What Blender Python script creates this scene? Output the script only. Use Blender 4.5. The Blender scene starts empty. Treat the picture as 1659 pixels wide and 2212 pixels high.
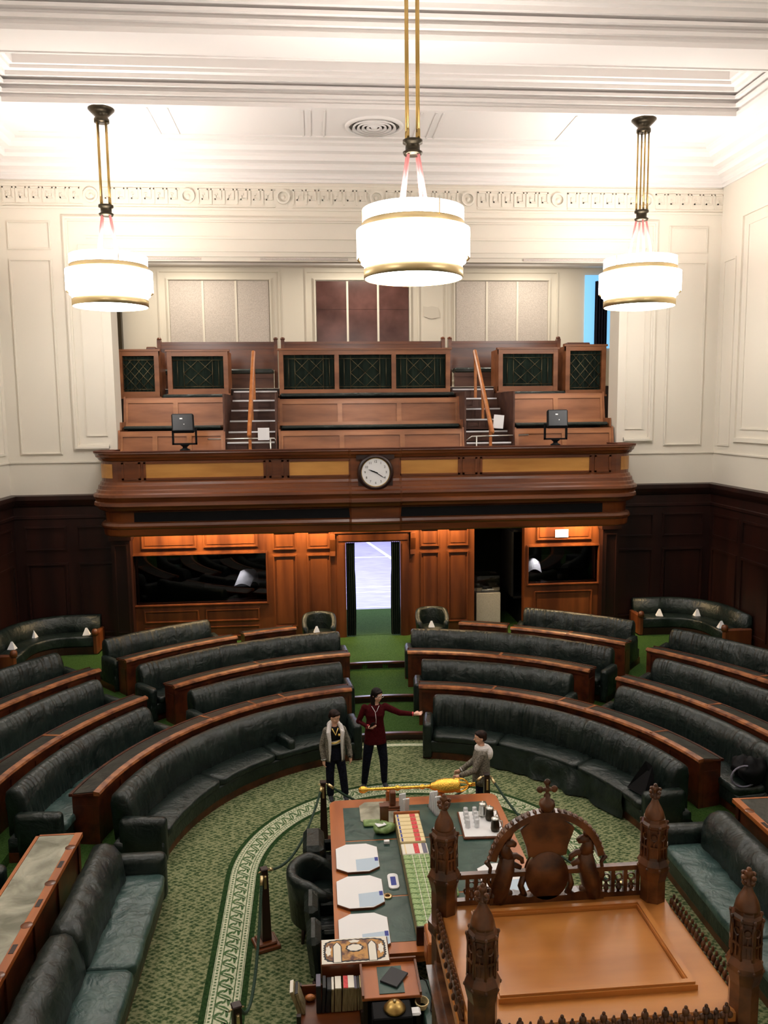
import bpy, math, random
from mathutils import Vector, Matrix, noise
random.seed(7)
S = bpy.context.scene
COL = S.collection
PI = math.pi
sin, cos, rad = math.sin, math.cos, math.radians

# ------------------------------------------------------------------ camera, world, exposure
EYE = Vector((0.0, 0.0, 6.1))
F_PX, PITCH, YAW, ROLL = 1760.0, rad(6.959), rad(4.811), rad(-0.631)
def set_camera():
    fw = Vector((sin(YAW)*cos(PITCH), cos(YAW)*cos(PITCH), -sin(PITCH)))
    r = fw.cross(Vector((0, 0, 1))).normalized(); u = r.cross(fw)
    r2 = r*cos(ROLL)+u*sin(ROLL); u2 = -r*sin(ROLL)+u*cos(ROLL)
    cd = bpy.data.cameras.new('camera'); cd.sensor_fit = 'HORIZONTAL'; cd.sensor_width = 36
    cd.lens = F_PX/1659*36; cd.clip_end = 200; cd.clip_start = .05
    co = bpy.data.objects.new('camera', cd); COL.objects.link(co)
    m = Matrix((r2, u2, -fw)).transposed().to_4x4(); m.translation = EYE
    co.matrix_world = m; S.camera = co
set_camera()
S.view_settings.view_transform = 'Standard'; S.view_settings.look = 'None'
S.view_settings.gamma = 1; S.view_settings.exposure = 0.0; S.view_settings.use_curve_mapping = False
w = bpy.data.worlds.new('world'); S.world = w; w.use_nodes = True
w.node_tree.nodes['Background'].inputs[0].default_value = (.55, .7, 1, 1)
w.node_tree.nodes['Background'].inputs[1].default_value = 1.0
SHADE_E, TOP_E, BOTTOM_E = 13.0, 34.0, 13.0      # chandelier glass, open top and bottom plate

# ------------------------------------------------------------------ materials
def newmat(name):
    m = bpy.data.materials.new(name); m.use_nodes = True
    return m, m.node_tree.nodes, m.node_tree.links, m.node_tree.nodes['Principled BSDF']
def plain(name, col, rough=.5, metal=0, spec=.5, bump=0, bscale=40, emit=None, es=0, coat=0):
    m, N, L, b = newmat(name)
    b.inputs['Base Color'].default_value = (*col, 1); b.inputs['Roughness'].default_value = rough
    b.inputs['Metallic'].default_value = metal; b.inputs['Specular IOR Level'].default_value = spec
    b.inputs['Coat Weight'].default_value = coat
    if emit: b.inputs['Emission Color'].default_value = (*emit, 1); b.inputs['Emission Strength'].default_value = es
    if bump:
        tc = N.new('ShaderNodeTexCoord'); n = N.new('ShaderNodeTexNoise'); n.inputs['Scale'].default_value = bscale
        n.inputs['Detail'].default_value = 4
        bp = N.new('ShaderNodeBump'); bp.inputs['Strength'].default_value = bump; bp.inputs['Distance'].default_value = .02
        L.new(tc.outputs['Object'], n.inputs['Vector']); L.new(n.outputs['Fac'], bp.inputs['Height']); L.new(bp.outputs[0], b.inputs['Normal'])
    return m
def varied(name, c1, c2, scale=3, stretch=(1, 1, 1), rough=.4, bump=.1, detail=6, spec=.5, lo=.35, hi=.65, coat=0, r2=None, bdist=.01, metal=0):
    """two colours mixed by stretched noise: wood grain, leather, cloth, stone"""
    m, N, L, b = newmat(name)
    tc = N.new('ShaderNodeTexCoord'); mp = N.new('ShaderNodeMapping'); mp.inputs['Scale'].default_value = stretch
    n = N.new('ShaderNodeTexNoise'); n.inputs['Scale'].default_value = scale; n.inputs['Detail'].default_value = detail
    cr = N.new('ShaderNodeValToRGB'); cr.color_ramp.elements[0].position = lo; cr.color_ramp.elements[1].position = hi
    cr.color_ramp.elements[0].color = (*c1, 1); cr.color_ramp.elements[1].color = (*c2, 1)
    L.new(tc.outputs['Object'], mp.inputs['Vector']); L.new(mp.outputs[0], n.inputs['Vector']); L.new(n.outputs['Fac'], cr.inputs[0])
    L.new(cr.outputs[0], b.inputs['Base Color'])
    b.inputs['Roughness'].default_value = rough; b.inputs['Specular IOR Level'].default_value = spec; b.inputs['Coat Weight'].default_value = coat
    b.inputs['Coat Roughness'].default_value = .2; b.inputs['Metallic'].default_value = metal
    if bump:
        bp = N.new('ShaderNodeBump'); bp.inputs['Strength'].default_value = bump; bp.inputs['Distance'].default_value = bdist
        L.new(n.outputs['Fac'], bp.inputs['Height']); L.new(bp.outputs[0], b.inputs['Normal'])
    return m
def leather(name, c1, c2, rough=.38, bump=.5):
    """hide with soft creases and a fine grain"""
    m, N, L, b = newmat(name)
    tc = N.new('ShaderNodeTexCoord')
    n1 = N.new('ShaderNodeTexNoise'); n1.inputs['Scale'].default_value = 2.2; n1.inputs['Detail'].default_value = 3; n1.inputs['Distortion'].default_value = 1.2
    n2 = N.new('ShaderNodeTexNoise'); n2.inputs['Scale'].default_value = 5; n2.inputs['Detail'].default_value = 7; n2.inputs['Distortion'].default_value = 2.2
    cr = N.new('ShaderNodeValToRGB'); cr.color_ramp.elements[0].position = .35; cr.color_ramp.elements[1].position = .7
    cr.color_ramp.elements[0].color = (*c1, 1); cr.color_ramp.elements[1].color = (*c2, 1)
    L.new(tc.outputs['Object'], n1.inputs['Vector']); L.new(tc.outputs['Object'], n2.inputs['Vector'])
    L.new(n1.outputs['Fac'], cr.inputs[0]); L.new(cr.outputs[0], b.inputs['Base Color'])
    mx = N.new('ShaderNodeMath'); mx.operation = 'MULTIPLY_ADD'; mx.inputs[1].default_value = .4
    L.new(n2.outputs['Fac'], mx.inputs[0]); L.new(n1.outputs['Fac'], mx.inputs[2])
    bp = N.new('ShaderNodeBump'); bp.inputs['Strength'].default_value = bump; bp.inputs['Distance'].default_value = .06
    L.new(mx.outputs[0], bp.inputs['Height']); L.new(bp.outputs[0], b.inputs['Normal'])
    b.inputs['Roughness'].default_value = rough; b.inputs['Specular IOR Level'].default_value = .5
    return m
def carpet(name, cols, scale=9, rough=.95):
    """woven pile with a small diagonal leaf-like figure"""
    m, N, L, b = newmat(name)
    tc = N.new('ShaderNodeTexCoord'); mp = N.new('ShaderNodeMapping'); mp.inputs['Rotation'].default_value = (0, 0, .75); mp.inputs['Scale'].default_value = (1, 1.5, 1)
    v = N.new('ShaderNodeTexVoronoi'); v.inputs['Scale'].default_value = scale; v.inputs['Randomness'].default_value = .45
    n = N.new('ShaderNodeTexNoise'); n.inputs['Scale'].default_value = scale*2.6; n.inputs['Detail'].default_value = 5
    n2 = N.new('ShaderNodeTexNoise'); n2.inputs['Scale'].default_value = 1.2
    L.new(tc.outputs['Object'], mp.inputs['Vector']); L.new(mp.outputs[0], v.inputs['Vector']); L.new(mp.outputs[0], n.inputs['Vector']); L.new(tc.outputs['Object'], n2.inputs['Vector'])
    a = N.new('ShaderNodeMath'); a.operation = 'MULTIPLY_ADD'; a.inputs[1].default_value = .75; L.new(v.outputs['Distance'], a.inputs[0]); L.new(n.outputs['Fac'], a.inputs[2])
    cr = N.new('ShaderNodeValToRGB'); el = cr.color_ramp.elements
    el[0].position = .52; el[1].position = 1.0; el[0].color = (*cols[0], 1); el[1].color = (*cols[2], 1)
    e = el.new(.75); e.color = (*cols[1], 1)
    L.new(a.outputs[0], cr.inputs[0]); L.new(cr.outputs[0], b.inputs['Base Color'])
    bp = N.new('ShaderNodeBump'); bp.inputs['Strength'].default_value = .4; bp.inputs['Distance'].default_value = .01
    L.new(n.outputs['Fac'], bp.inputs['Height']); L.new(bp.outputs[0], b.inputs['Normal'])
    b.inputs['Roughness'].default_value = rough; b.inputs['Specular IOR Level'].default_value = .1
    return m
def glass(name, col=(1, 1, 1), rough=.02, alpha=.2):
    m, N, L, b = newmat(name)
    N.remove(b); g = N.new('ShaderNodeBsdfGlossy'); g.inputs['Roughness'].default_value = rough
    t = N.new('ShaderNodeBsdfTransparent'); t.inputs[0].default_value = (*col, 1); mx = N.new('ShaderNodeMixShader')
    f = N.new('ShaderNodeFresnel'); f.inputs[0].default_value = 1.5
    ad = N.new('ShaderNodeMath'); ad.operation = 'ADD'; ad.inputs[1].default_value = alpha; ad.use_clamp = True
    L.new(f.outputs[0], ad.inputs[0]); L.new(ad.outputs[0], mx.inputs[0]); L.new(t.outputs[0], mx.inputs[1]); L.new(g.outputs[0], mx.inputs[2])
    L.new(mx.outputs[0], N['Material Output'].inputs[0])
    return m
M = {}
M['plaster'] = plain('wall plaster', (.70, .65, .56), .8, spec=.2, bump=.05, bscale=30)
M['ceiling'] = plain('ceiling plaster', (.75, .715, .69), .8, spec=.2)
M['plaster_line'] = plain('darker plaster', (.62, .57, .49), .8, spec=.2)  # slightly darker plaster tone for small plates and the gallery floor
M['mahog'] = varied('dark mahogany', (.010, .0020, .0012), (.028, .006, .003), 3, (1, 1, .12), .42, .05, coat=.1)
M['mahog_lit'] = varied('lit mahogany', (.065, .015, .004), (.18, .050, .012), 3, (1, 1, .1), .42, .05, coat=.1)  # lighter copy of the mahogany, its lit look put into the colour
M['rail'] = varied('gallery front wood', (.085, .020, .005), (.19, .052, .012), 4, (.12, 1, 1), .32, .05, coat=.3)
M['cap'] = varied('gallery cap wood', (.05, .012, .005), (.10, .028, .010), 4, (.12, 1, 1), .75, .05, spec=.15)
M['honey'] = varied('honey veneer', (.44, .19, .038), (.62, .30, .07), 5, (.12, 1, .7), .38, .04, coat=.15)
M['pew'] = varied('pew wood', (.21, .072, .024), (.35, .13, .05), 5, (.15, 1, .8), .4, .04, coat=.1)
M['pew_frame'] = varied('lit pew frame wood', (.27, .10, .035), (.42, .17, .065), 5, (.15, 1, .8), .36, .04, coat=.2)  # paler copy of the pew wood; light on the raised frames is painted in
M['pew_dark'] = varied('stair wood', (.06, .022, .015), (.12, .05, .03), 4, (.2, 1, 1), .5, .04)
M['desk'] = varied('desk wood', (.032, .0065, .003), (.105, .024, .007), 5, (1, 1, 1), .36, .05, coat=.2)
M['desk_edge'] = varied('worn edge highlight', (.12, .030, .010), (.42, .15, .05), 7, (1, 1, 1), .32, .1, coat=.2)  # worn edge, with its orange highlight painted as a lighter colour
M['tablewood'] = varied('table wood', (.33, .088, .022), (.50, .155, .036), 4, (1, .15, 1), .3, .03, coat=.3)
M['canopy'] = varied('canopy oak', (.48, .175, .036), (.74, .31, .075), 1.3, (.5, 2.4, 1), .32, .04, detail=5, coat=.25, lo=.3, hi=.7)
M['carved'] = varied('carved oak', (.050, .015, .005), (.19, .070, .024), 9, (1, 1, 1), .33, .4, coat=.3)
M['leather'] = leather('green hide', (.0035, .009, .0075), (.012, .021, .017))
M['leather_lit'] = leather('lit green hide', (.022, .055, .050), (.062, .11, .10), .35)  # brighter copy of the green hide; light on the seats put into colour
M['inlay'] = leather('desk leather', (.016, .016, .012), (.045, .044, .032), .42, .25)
M['inlay_pale'] = leather('worn desk leather', (.17, .17, .12), (.50, .49, .38), .35, .25)
M['tabletop'] = leather('table baize', (.022, .060, .050), (.055, .105, .085), .3, .12)
M['carpet'] = carpet('figured carpet', [(.016, .042, .016), (.072, .106, .042), (.25, .265, .14)], 13)
M['carpet_plain'] = carpet('plain green carpet', [(.013, .038, .006), (.024, .064, .011), (.05, .10, .024)], 30)
M['cream'] = varied('carpet cream', (.42, .46, .30), (.70, .70, .52), 30, rough=.95, bump=.3, spec=.1)
M['leafg'] = varied('carpet leaf green', (.05, .12, .04), (.14, .21, .10), 30, rough=.95, bump=.3, spec=.1)
M['edgeg'] = varied('carpet edge green', (.012, .035, .010), (.03, .07, .02), 30, rough=.95, bump=.3, spec=.1)
M['brass'] = plain('brass', (.78, .62, .34), .38, 1)
M['brass_dark'] = plain('aged brass', (.45, .30, .10), .35, 1)
M['bronze'] = plain('dark bronze', (.06, .05, .035), .35, 1)
M['gold'] = plain('gilt', (1.0, .62, .10), .22, 1, bump=.6, bscale=50)
M['pink'] = plain('rose glass', (.9, .32, .32), .4, emit=(1, .35, .35), es=.25)
M['shade'] = plain('opal glass', (.9, .9, .9), .3, emit=(1, .965, .93), es=SHADE_E)
M['shade_top'] = plain('lamp well', (.9, .9, .9), .3, emit=(1, .93, .86), es=TOP_E)
M['shade_bot'] = plain('opal plate', (.9, .9, .9), .3, emit=(1, .965, .93), es=BOTTOM_E)
M['black'] = plain('black', (.004, .004, .005), .6, spec=.15)
M['blackgloss'] = plain('black gloss', (.003, .003, .004), .35, spec=.25)
M['steel'] = plain('steel rail', (.75, .75, .70), .3, .9)
M['white'] = plain('white paper', (.86, .86, .87), .6)
M['whitetrim'] = plain('white strip', (.9, .9, .92), .5)
M['paleblue'] = plain('pale blue print', (.50, .62, .74), .6)
M['navy'] = plain('navy print', (.03, .05, .30), .6)
M['red'] = varied('red cloth label', (.55, .03, .04), (.75, .08, .08), 60, rough=.6, bump=.1)
M['bookcream'] = plain('cream calf', (.80, .66, .36), .55, bump=.2)
M['bookpale'] = plain('pale calf', (.82, .78, .68), .55)
M['bookgreen'] = varied('green mottled binding', (.10, .22, .06), (.42, .55, .24), 45, rough=.4, bump=.1)
M['bookgrey'] = plain('grey cloth binding', (.16, .15, .20), .7)
M['bookdark'] = plain('black binding', (.012, .012, .016), .5)
M['page'] = varied('page edges', (.20, .15, .07), (.42, .34, .18), 60, (1, 1, .1), .8, .2)
M['greencloth'] = varied('dark green curtain', (.005, .011, .008), (.014, .026, .018), 6, (1, 1, .1), .8, .2, spec=.2)
M['rope'] = plain('green rope', (.012, .045, .022), .7, bump=.8, bscale=90)
M['glass'] = glass('clear glass', alpha=.06)
M['paleglass'] = plain('pale glass', (.86, .87, .88), .12); M['paleglass'].node_tree.nodes['Principled BSDF'].inputs['Alpha'].default_value = .45
M['darkglass'] = glass('window glass', (.55, .55, .58), alpha=.03)
M['window_grey'] = varied('blind fabric', (.44, .39, .35), (.60, .54, .49), 60, rough=.8, bump=.1, spec=.1)
M['window_brown'] = varied('dark window', (.050, .016, .012), (.12, .050, .042), 1.3, rough=.25, bump=0)
M['bluelight'] = plain('daylit pane', (.1, .3, .5), .4, emit=(.25, .62, 1.0), es=.9)
M['lattice'] = plain('lattice lead', (.22, .18, .10), .35, .8)
M['hallfloor'] = varied('pale parquet', (.30, .28, .52), (.46, .44, .70), 5, (.4, 3, 1), .3, .02)
M['hallwhite'] = plain('hall floor band', (.85, .85, .92), .4)
M['skin'] = plain('skin', (.78, .45, .34), .5)
M['skin2'] = plain('skin boy', (.74, .42, .29), .5)
M['hairblack'] = varied('black hair', (.003, .002, .002), (.012, .006, .005), 25, (1, 1, .2), .6, .5, spec=.2)
M['hairbrown'] = varied('brown hair', (.008, .003, .002), (.03, .011, .006), 25, (1, 1, .3), .6, .5, spec=.2)
M['maroon'] = varied('maroon knit', (.040, .0025, .004), (.068, .005, .007), 40, rough=.9, bump=.3, spec=.1)
M['navycloth'] = varied('navy trousers', (.004, .004, .010), (.010, .011, .022), 30, rough=.9, bump=.2, spec=.15)
M['greyknit'] = varied('grey marl knit', (.10, .09, .075), (.30, .27, .22), 60, rough=.9, bump=.4, spec=.1)
M['fleece'] = plain('white fleece', (.82, .78, .76), .95, bump=.8, bscale=70)
M['yellow'] = plain('yellow trim', (.85, .58, .16), .7)
M['shoe'] = plain('dark shoe', (.012, .014, .022), .6)
M['plinth'] = varied('speckled grey laminate', (.30, .28, .24), (.52, .49, .44), 90, rough=.6, bump=0)
M['orange'] = varied('orange wood', (.40, .12, .03), (.55, .2, .05), 5, (.2, 1, 1), .35, .03, coat=.2)
M['ornate_gold'] = varied('golden brown scrollwork', (.10, .03, .02), (.55, .27, .06), 11, rough=.4, bump=0, lo=.38, hi=.55)
M['green_velvet'] = varied('green satin', (.10, .20, .04), (.35, .48, .20), 9, rough=.35, bump=.5)

# ------------------------------------------------------------------ mesh collector
class G:
    def __init__(s): s.v = []; s.f = []; s.m = []; s.sm = []
    def add(s, vs, fs, m=0, smooth=False, xf=None):
        b = len(s.v)
        for p in vs: s.v.append((xf @ Vector(p))[:] if xf else tuple(p))
        for f in fs: s.f.append([b+i for i in f]); s.m.append(m); s.sm.append(smooth)
        return s
    def box(s, x0, x1, y0, y1, z0, z1, m=0, xf=None):
        v = [(x0, y0, z0), (x1, y0, z0), (x1, y1, z0), (x0, y1, z0), (x0, y0, z1), (x1, y0, z1), (x1, y1, z1), (x0, y1, z1)]
        return s.add(v, [(0, 3, 2, 1), (4, 5, 6, 7), (0, 1, 5, 4), (1, 2, 6, 5), (2, 3, 7, 6), (3, 0, 4, 7)], m, False, xf)
    def bbox(s, x0, x1, y0, y1, z0, z1, b=.01, m=0, xf=None):
        """box with chamfered edges"""
        b = min(b, (x1-x0)/2.01, (y1-y0)/2.01, (z1-z0)/2.01)
        pr = [(x0+b, y0), (x1-b, y0), (x1, y0+b), (x1, y1-b), (x1-b, y1), (x0+b, y1), (x0, y1-b), (x0, y0+b)]
        cx, cy = (x0+x1)/2, (y0+y1)/2
        def ins(p): return (p[0]+(b if p[0] < cx else -b) if True else 0, p[1]+(b if p[1] < cy else -b))
        inn = [ins(p) for p in pr]
        inn = [(min(max(p[0], x0+b), x1-b), min(max(p[1], y0+b), y1-b)) for p in pr]
        rings = [(inn, z0), (pr, z0+b), (pr, z1-b), (inn, z1)]
        v = [(p[0], p[1], z) for r, z in rings for p in r]; f = []
        for k in range(3):
            for i in range(8): j = (i+1) % 8; f.append((k*8+i, k*8+j, k*8+8+j, k*8+8+i))
        f.append(tuple(range(7, -1, -1))); f.append(tuple(range(24, 32)))
        return s.add(v, f, m, False, xf)
    def prism(s, pts, z0, z1, m=0, xf=None):
        n = len(pts); v = [(p[0], p[1], z0) for p in pts]+[(p[0], p[1], z1) for p in pts]
        f = [tuple(range(n-1, -1, -1)), tuple(range(n, 2*n))]+[(i, (i+1) % n, n+(i+1) % n, n+i) for i in range(n)]
        return s.add(v, f, m, False, xf)
    def lathe(s, prof, c=(0, 0, 0), seg=24, m=0, smooth=True, xf=None, a0=0, a1=2*PI, caps=True):
        full = abs(a1-a0-2*PI) < 1e-6; n = seg if full else seg+1; v = []; f = []
        for r, z in prof:
            for i in range(n):
                a = a0+(a1-a0)*i/seg; v.append((c[0]+r*cos(a), c[1]+r*sin(a), c[2]+z))
        for k in range(len(prof)-1):
            for i in range(seg):
                j = (i+1) % n if full else i+1
                f.append((k*n+i, k*n+j, (k+1)*n+j, (k+1)*n+i))
        if full and caps:
            if prof[0][0] > 1e-6: f.append(tuple(range(n-1, -1, -1)))
            if prof[-1][0] > 1e-6: f.append(tuple((len(prof)-1)*n+i for i in range(n)))
        return s.add(v, f, m, smooth, xf)
    def tube(s, pts, r, seg=8, m=0, smooth=True, caps=True, xf=None):
        pts = [Vector(p) for p in pts]; n = len(pts)
        rs = r if isinstance(r, (list, tuple)) else [r]*n
        v = []; f = []; up = None
        for i, p in enumerate(pts):
            t = (pts[min(i+1, n-1)]-pts[max(i-1, 0)]).normalized()
            if up is None:
                up = Vector((0, 0, 1)) if abs(t.z) < .9 else Vector((1, 0, 0))
            a = t.cross(up).normalized(); bb = a.cross(t).normalized(); up = bb
            for k in range(seg):
                an = 2*PI*k/seg; v.append(p+(a*cos(an)+bb*sin(an))*rs[i])
        for i in range(n-1):
            for k in range(seg):
                j = (k+1) % seg; f.append((i*seg+k, i*seg+j, (i+1)*seg+j, (i+1)*seg+k))
        if caps: f.append(tuple(range(seg-1, -1, -1))); f.append(tuple((n-1)*seg+k for k in range(seg)))
        return s.add(v, f, m, smooth, xf)
    def sweep(s, prof, path, m=0, smooth=False, closed=True, caps=True):
        """prof: (u, z) pairs; path: list of (point2d, outward2d)"""
        n = len(prof); v = []; f = []
        for (px, py), (ox, oy) in path:
            for u, z in prof: v.append((px+ox*u, py+oy*u, z))
        e = n if closed else n-1
        for i in range(len(path)-1):
            for k in range(e):
                j = (k+1) % n; f.append((i*n+k, (i+1)*n+k, (i+1)*n+j, i*n+j))
        if caps and closed: f.append(tuple(range(n))); f.append(tuple((len(path)-1)*n+k for k in range(n-1, -1, -1)))
        return s.add(v, f, m, smooth)
    def sphere(s, c, r, seg=16, rings=10, m=0, xf=None):
        rx, ry, rz = r if isinstance(r, (list, tuple)) else (r, r, r)
        prof = [(max(sin(PI*i/rings), 1e-4), -cos(PI*i/rings)) for i in range(rings+1)]
        x = Matrix.Translation(c) @ Matrix.Diagonal((rx, ry, rz, 1))
        if xf: x = xf @ x
        return s.lathe(prof, (0, 0, 0), seg, m, True, x, caps=False)
def obj(name, g, mats, parent=None, loc=None, recalc=True):
    me = bpy.data.meshes.new(name); me.from_pydata([tuple(p) for p in g.v], [], g.f)
    if not isinstance(mats, (list, tuple)): mats = [mats]
    for mm in mats: me.materials.append(M[mm] if isinstance(mm, str) else mm)
    me.polygons.foreach_set('material_index', g.m); me.polygons.foreach_set('use_smooth', g.sm)
    me.update()
    if recalc:
        import bmesh
        bm = bmesh.new(); bm.from_mesh(me); bmesh.ops.recalc_face_normals(bm, faces=bm.faces); bm.to_mesh(me); bm.free()
    o = bpy.data.objects.new(name, me); COL.objects.link(o)
    if parent: o.parent = parent
    if loc: o.location = loc
    return o
def tag(o, label, cat, group=None):
    o['label'] = label; o['category'] = cat
    if group: o['group'] = group
    return o
def thing(name, label, cat, loc=(0, 0, 0), rz=0, group=None):
    o = bpy.data.objects.new(name, None); COL.objects.link(o); o.empty_display_size = .1
    o.location = loc; o.rotation_euler = (0, 0, rz)
    return tag(o, label, cat, group)
def struct(name, g, mats):
    o = obj(name, g, mats); o['kind'] = 'structure'; return o
def dup(root, loc, rz=None, label=None, group=None):
    r = root.copy(); COL.objects.link(r); r.location = loc
    if rz is not None: r.rotation_euler = (0, 0, rz)
    if label: r['label'] = label
    if group: r['group'] = group
    for ch in list(root.children):
        c = ch.copy(); COL.objects.link(c); c.parent = r
        for gg in ch.children:
            d = gg.copy(); COL.objects.link(d); d.parent = c
    return r
def textmesh(txt, size, xf, g, m=0, depth=.002):
    cu = bpy.data.curves.new('t', 'FONT'); cu.body = txt; cu.size = size; cu.extrude = depth; cu.align_x = 'CENTER'; cu.align_y = 'CENTER'
    cu.resolution_u = 3
    o = bpy.data.objects.new('t', cu); COL.objects.link(o); dg = bpy.context.evaluated_depsgraph_get()
    me = o.evaluated_get(dg).to_mesh()
    g.add([v.co.copy() for v in me.vertices], [tuple(p.vertices) for p in me.polygons], m, False, xf)
    o.to_mesh_clear(); bpy.data.objects.remove(o); bpy.data.curves.remove(cu)
def rot(x=0, y=0, z=0):
    return Matrix.Rotation(z, 4, 'Z') @ Matrix.Rotation(y, 4, 'Y') @ Matrix.Rotation(x, 4, 'X')
def T(x, y, z): return Matrix.Translation((x, y, z))

# ------------------------------------------------------------------ the horseshoe plan
CX, CY = 1.27, 10.3
def kx(R):
    return .98-.025*(R-3.5) if R < 4.7 else max(.91, .95-.02*(R-4.7))
def upos(a, R):
    """point on horseshoe R at polar angle a (degrees from the aisle, right positive)"""
    t = rad(a); g = 1/math.sqrt(cos(t)**2+(sin(t)/kx(R))**2)
    return (CX+R*g*sin(t), CY+R*g*cos(t))
def arc(a0, a1, R, n):
    out = []
    for i in range(n+1):
        a = a0+(a1-a0)*i/n; p = upos(a, R); q = upos(a, R+1); d = Vector((q[0]-p[0], q[1]-p[1])); d.normalize()
        out.append((p, (d.x, d.y)))
    return out
def upath(R, ystart=-.5, n=48):
    """whole horseshoe as points, from left leg round to right leg"""
    pts = [(CX-R*kx(R), ystart)]+[upos(-90+180*i/n, R) for i in range(n+1)]+[(CX+R*kx(R), ystart)]
    return pts
# ------------------------------------------------------------------ the room shell
XL, XR, YB, YF = -7.3, 10.22, 20.2, -1.0      # left wall, right wall, far wall, wall behind the camera
ZS, ZR = 12.2, 13.0                           # ceiling soffit, coffer top
OX0, OX1, OZ1 = -4.8, 7.7, 9.82               # gallery opening
TR = [4.30, 5.92, 7.72]                       # horseshoe of each step edge
g = G(); g.box(XL-.1, XR+.1, YF, 24, -.1, 0)
struct('floor', g, 'carpet')
for k, R in enumerate(TR):                    # carpeted tiers
    z = .15*(k+1); g = G(); pts = upath(R); n = len(pts); v = []; f = []
    for p in pts: v += [(p[0], p[1], z-.15), (p[0], p[1], z)]
    for i in range(n-1): f.append((2*i, 2*i+2, 2*i+3, 2*i+1))
    g.add(v, f)
    outer = []
    for i, p in enumerate(pts):               # matching point on the room rectangle
        d = Vector((p[0]-CX, max(p[1]-CY, 0) if p[1] > CY else 0)); d = d.normalized() if d.length > 0 else Vector((1, 0))
        if p[1] <= CY: q = (XL-.05 if p[0] < CX else XR+.05, p[1])
        else:
            ts = []
            if d.x < -1e-6: ts.append((XL-.05-CX)/d.x)
            if d.x > 1e-6: ts.append((XR+.05-CX)/d.x)
            if d.y > 1e-6: ts.append((YB+3-CY)/d.y)
            t = min(ts); q = (CX+d.x*t, CY+d.y*t)
        outer.append(q)
    for i in range(n-1):
        g.add([(*pts[i], z), (*pts[i+1], z), (*outer[i+1], z), (*outer[i], z)], [(0, 1, 2, 3)])
        if outer[i][1] < YB+2.99 and outer[i+1][1] > YB+2.99: g.add([(*outer[i], z), (*outer[i+1], z), (XL-.05, YB+3, z)], [(0, 1, 2)])
        if outer[i][1] > YB+2.99 and outer[i+1][1] < YB+2.99: g.add([(*outer[i], z), (*outer[i+1], z), (XR+.05, YB+3, z)], [(0, 1, 2)])
    struct('floor', g, 'carpet_plain')
    g = G()
    aisle = arc(-9.5+k*1.6, 9.5-k*1.6, R, 8)
    g.sweep([(-.05, z-.035), (.03, z-.035), (.03, z+.004), (-.05, z+.004)], [(p, o) for p, o in aisle])
    struct('trim_%d' % (k+1), g, 'desk')
    g = G(); g.sweep([(-.004, z-.15), (.0, z-.15), (.0, z-.035), (-.004, z-.035)], aisle)
    struct('trim_%d' % (k+11), g, 'mahog')
# corner pieces of the top tier behind the horseshoe
g = G(); g.box(XL-.05, XR+.05, 19.2, 23.2, .3, .446); struct('floor', g, 'carpet_plain')

def wall_frame(g, x0, x1, z0, z1, y, w=.07, d=.035, m=0):
    """raised moulding round a panel, on a wall facing -y"""
    for a, b, c, e in ((x0, x1, z1-w, z1), (x0, x1, z0, z0+w), (x0, x0+w, z0+w, z1-w), (x1-w, x1, z0+w, z1-w)):
        g.box(a, b, y-d, y+.01, c, e, m)
    i = w*.42
    for a, b, c, e in ((x0+i, x1-i, z1-w+i*.4, z1-i), (x0+i, x1-i, z0+i, z0+w-i*.4), (x0+i, x0+w-i*.4, z0+w-i*.4, z1-w+i*.4), (x1-w+i*.4, x1-i, z0+w-i*.4, z1-w+i*.4)):
        g.box(a, b, y-d*1.7, y-d+.002, c, e, m)
def side_frame(g, y0, y1, z0, z1, x, s, w=.07, d=.035, m=0):
    """the same on a side wall; s = +1 when the room lies towards +x"""
    for a, b, c, e in ((y0, y1, z1-w, z1), (y0, y1, z0, z0+w), (y0, y0+w, z0+w, z1-w), (y1-w, y1, z0+w, z1-w)):
        g.box(min(x, x+s*d), max(x, x+s*d), a, b, c, e, m)
ZD = 4.2                                      # top of the wooden dado
WT = .62                                      # wall thickness at the opening
# far wall, white part
g = G()
g.box(XL-.3, OX0, YB, YB+WT, ZD, ZS+1); g.box(OX1, XR+.3, YB, YB+WT, ZD, ZS+1); g.box(OX0, OX1, YB, YB+WT, OZ1, ZS+1)
for q, (w_, d_) in enumerate(((.13, .05), (.055, .085))):
    e = .035 if q else 0
    g.box(-5.75+e, 8.58-e, YB-d_, YB+.01, 10.73-e-w_, 10.73-e); g.box(-5.75+e, -5.75+e+w_, YB-d_, YB+.01, 5.28+e, 10.73-e-w_); g.box(8.58-e-w_, 8.58-e, YB-d_, YB+.01, 5.28+e, 10.73-e-w_)
    g.box(-5.75+e+w_, OX0-.12, YB-d_, YB+.01, 5.28+e, 5.28+e+w_); g.box(OX1+.12, 8.58-e-w_, YB-d_, YB+.01, 5.28+e, 5.28+e+w_)
for i, (o, zz) in enumerate(((.42, 10.27), (.0, 9.98))):
    g.box(OX0-o, OX1+o, YB-.03, YB+.01, zz-.05, zz)
wall_frame(g, -5.45, -4.95, 5.6, 10.1, YB, .03, .015); wall_frame(g, 7.85, 8.33, 5.6, 10.1, YB, .03, .015)
for x0, x1 in ((-7.0, -6.02), (8.87, 9.87)):
    wall_frame(g, x0, x1, 5.18, 9.75, YB, .05, .025); wall_frame(g, x0, x1, 9.95, 10.6, YB, .04, .02)
g.box(XL, OX0-.15, YB-.03, YB+.01, 4.98, 5.02); g.box(OX1+.15, XR, YB-.03, YB+.01, 4.98, 5.02)
struct('wall_back', g, 'plaster')
g = G()                                       # reveal of the opening
g.box(OX0-.02, OX0+.06, YB-.02, YB+WT, ZD, OZ1+.05); g.box(OX1-.06, OX1+.02, YB-.02, YB+WT, ZD, OZ1+.05)
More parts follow.
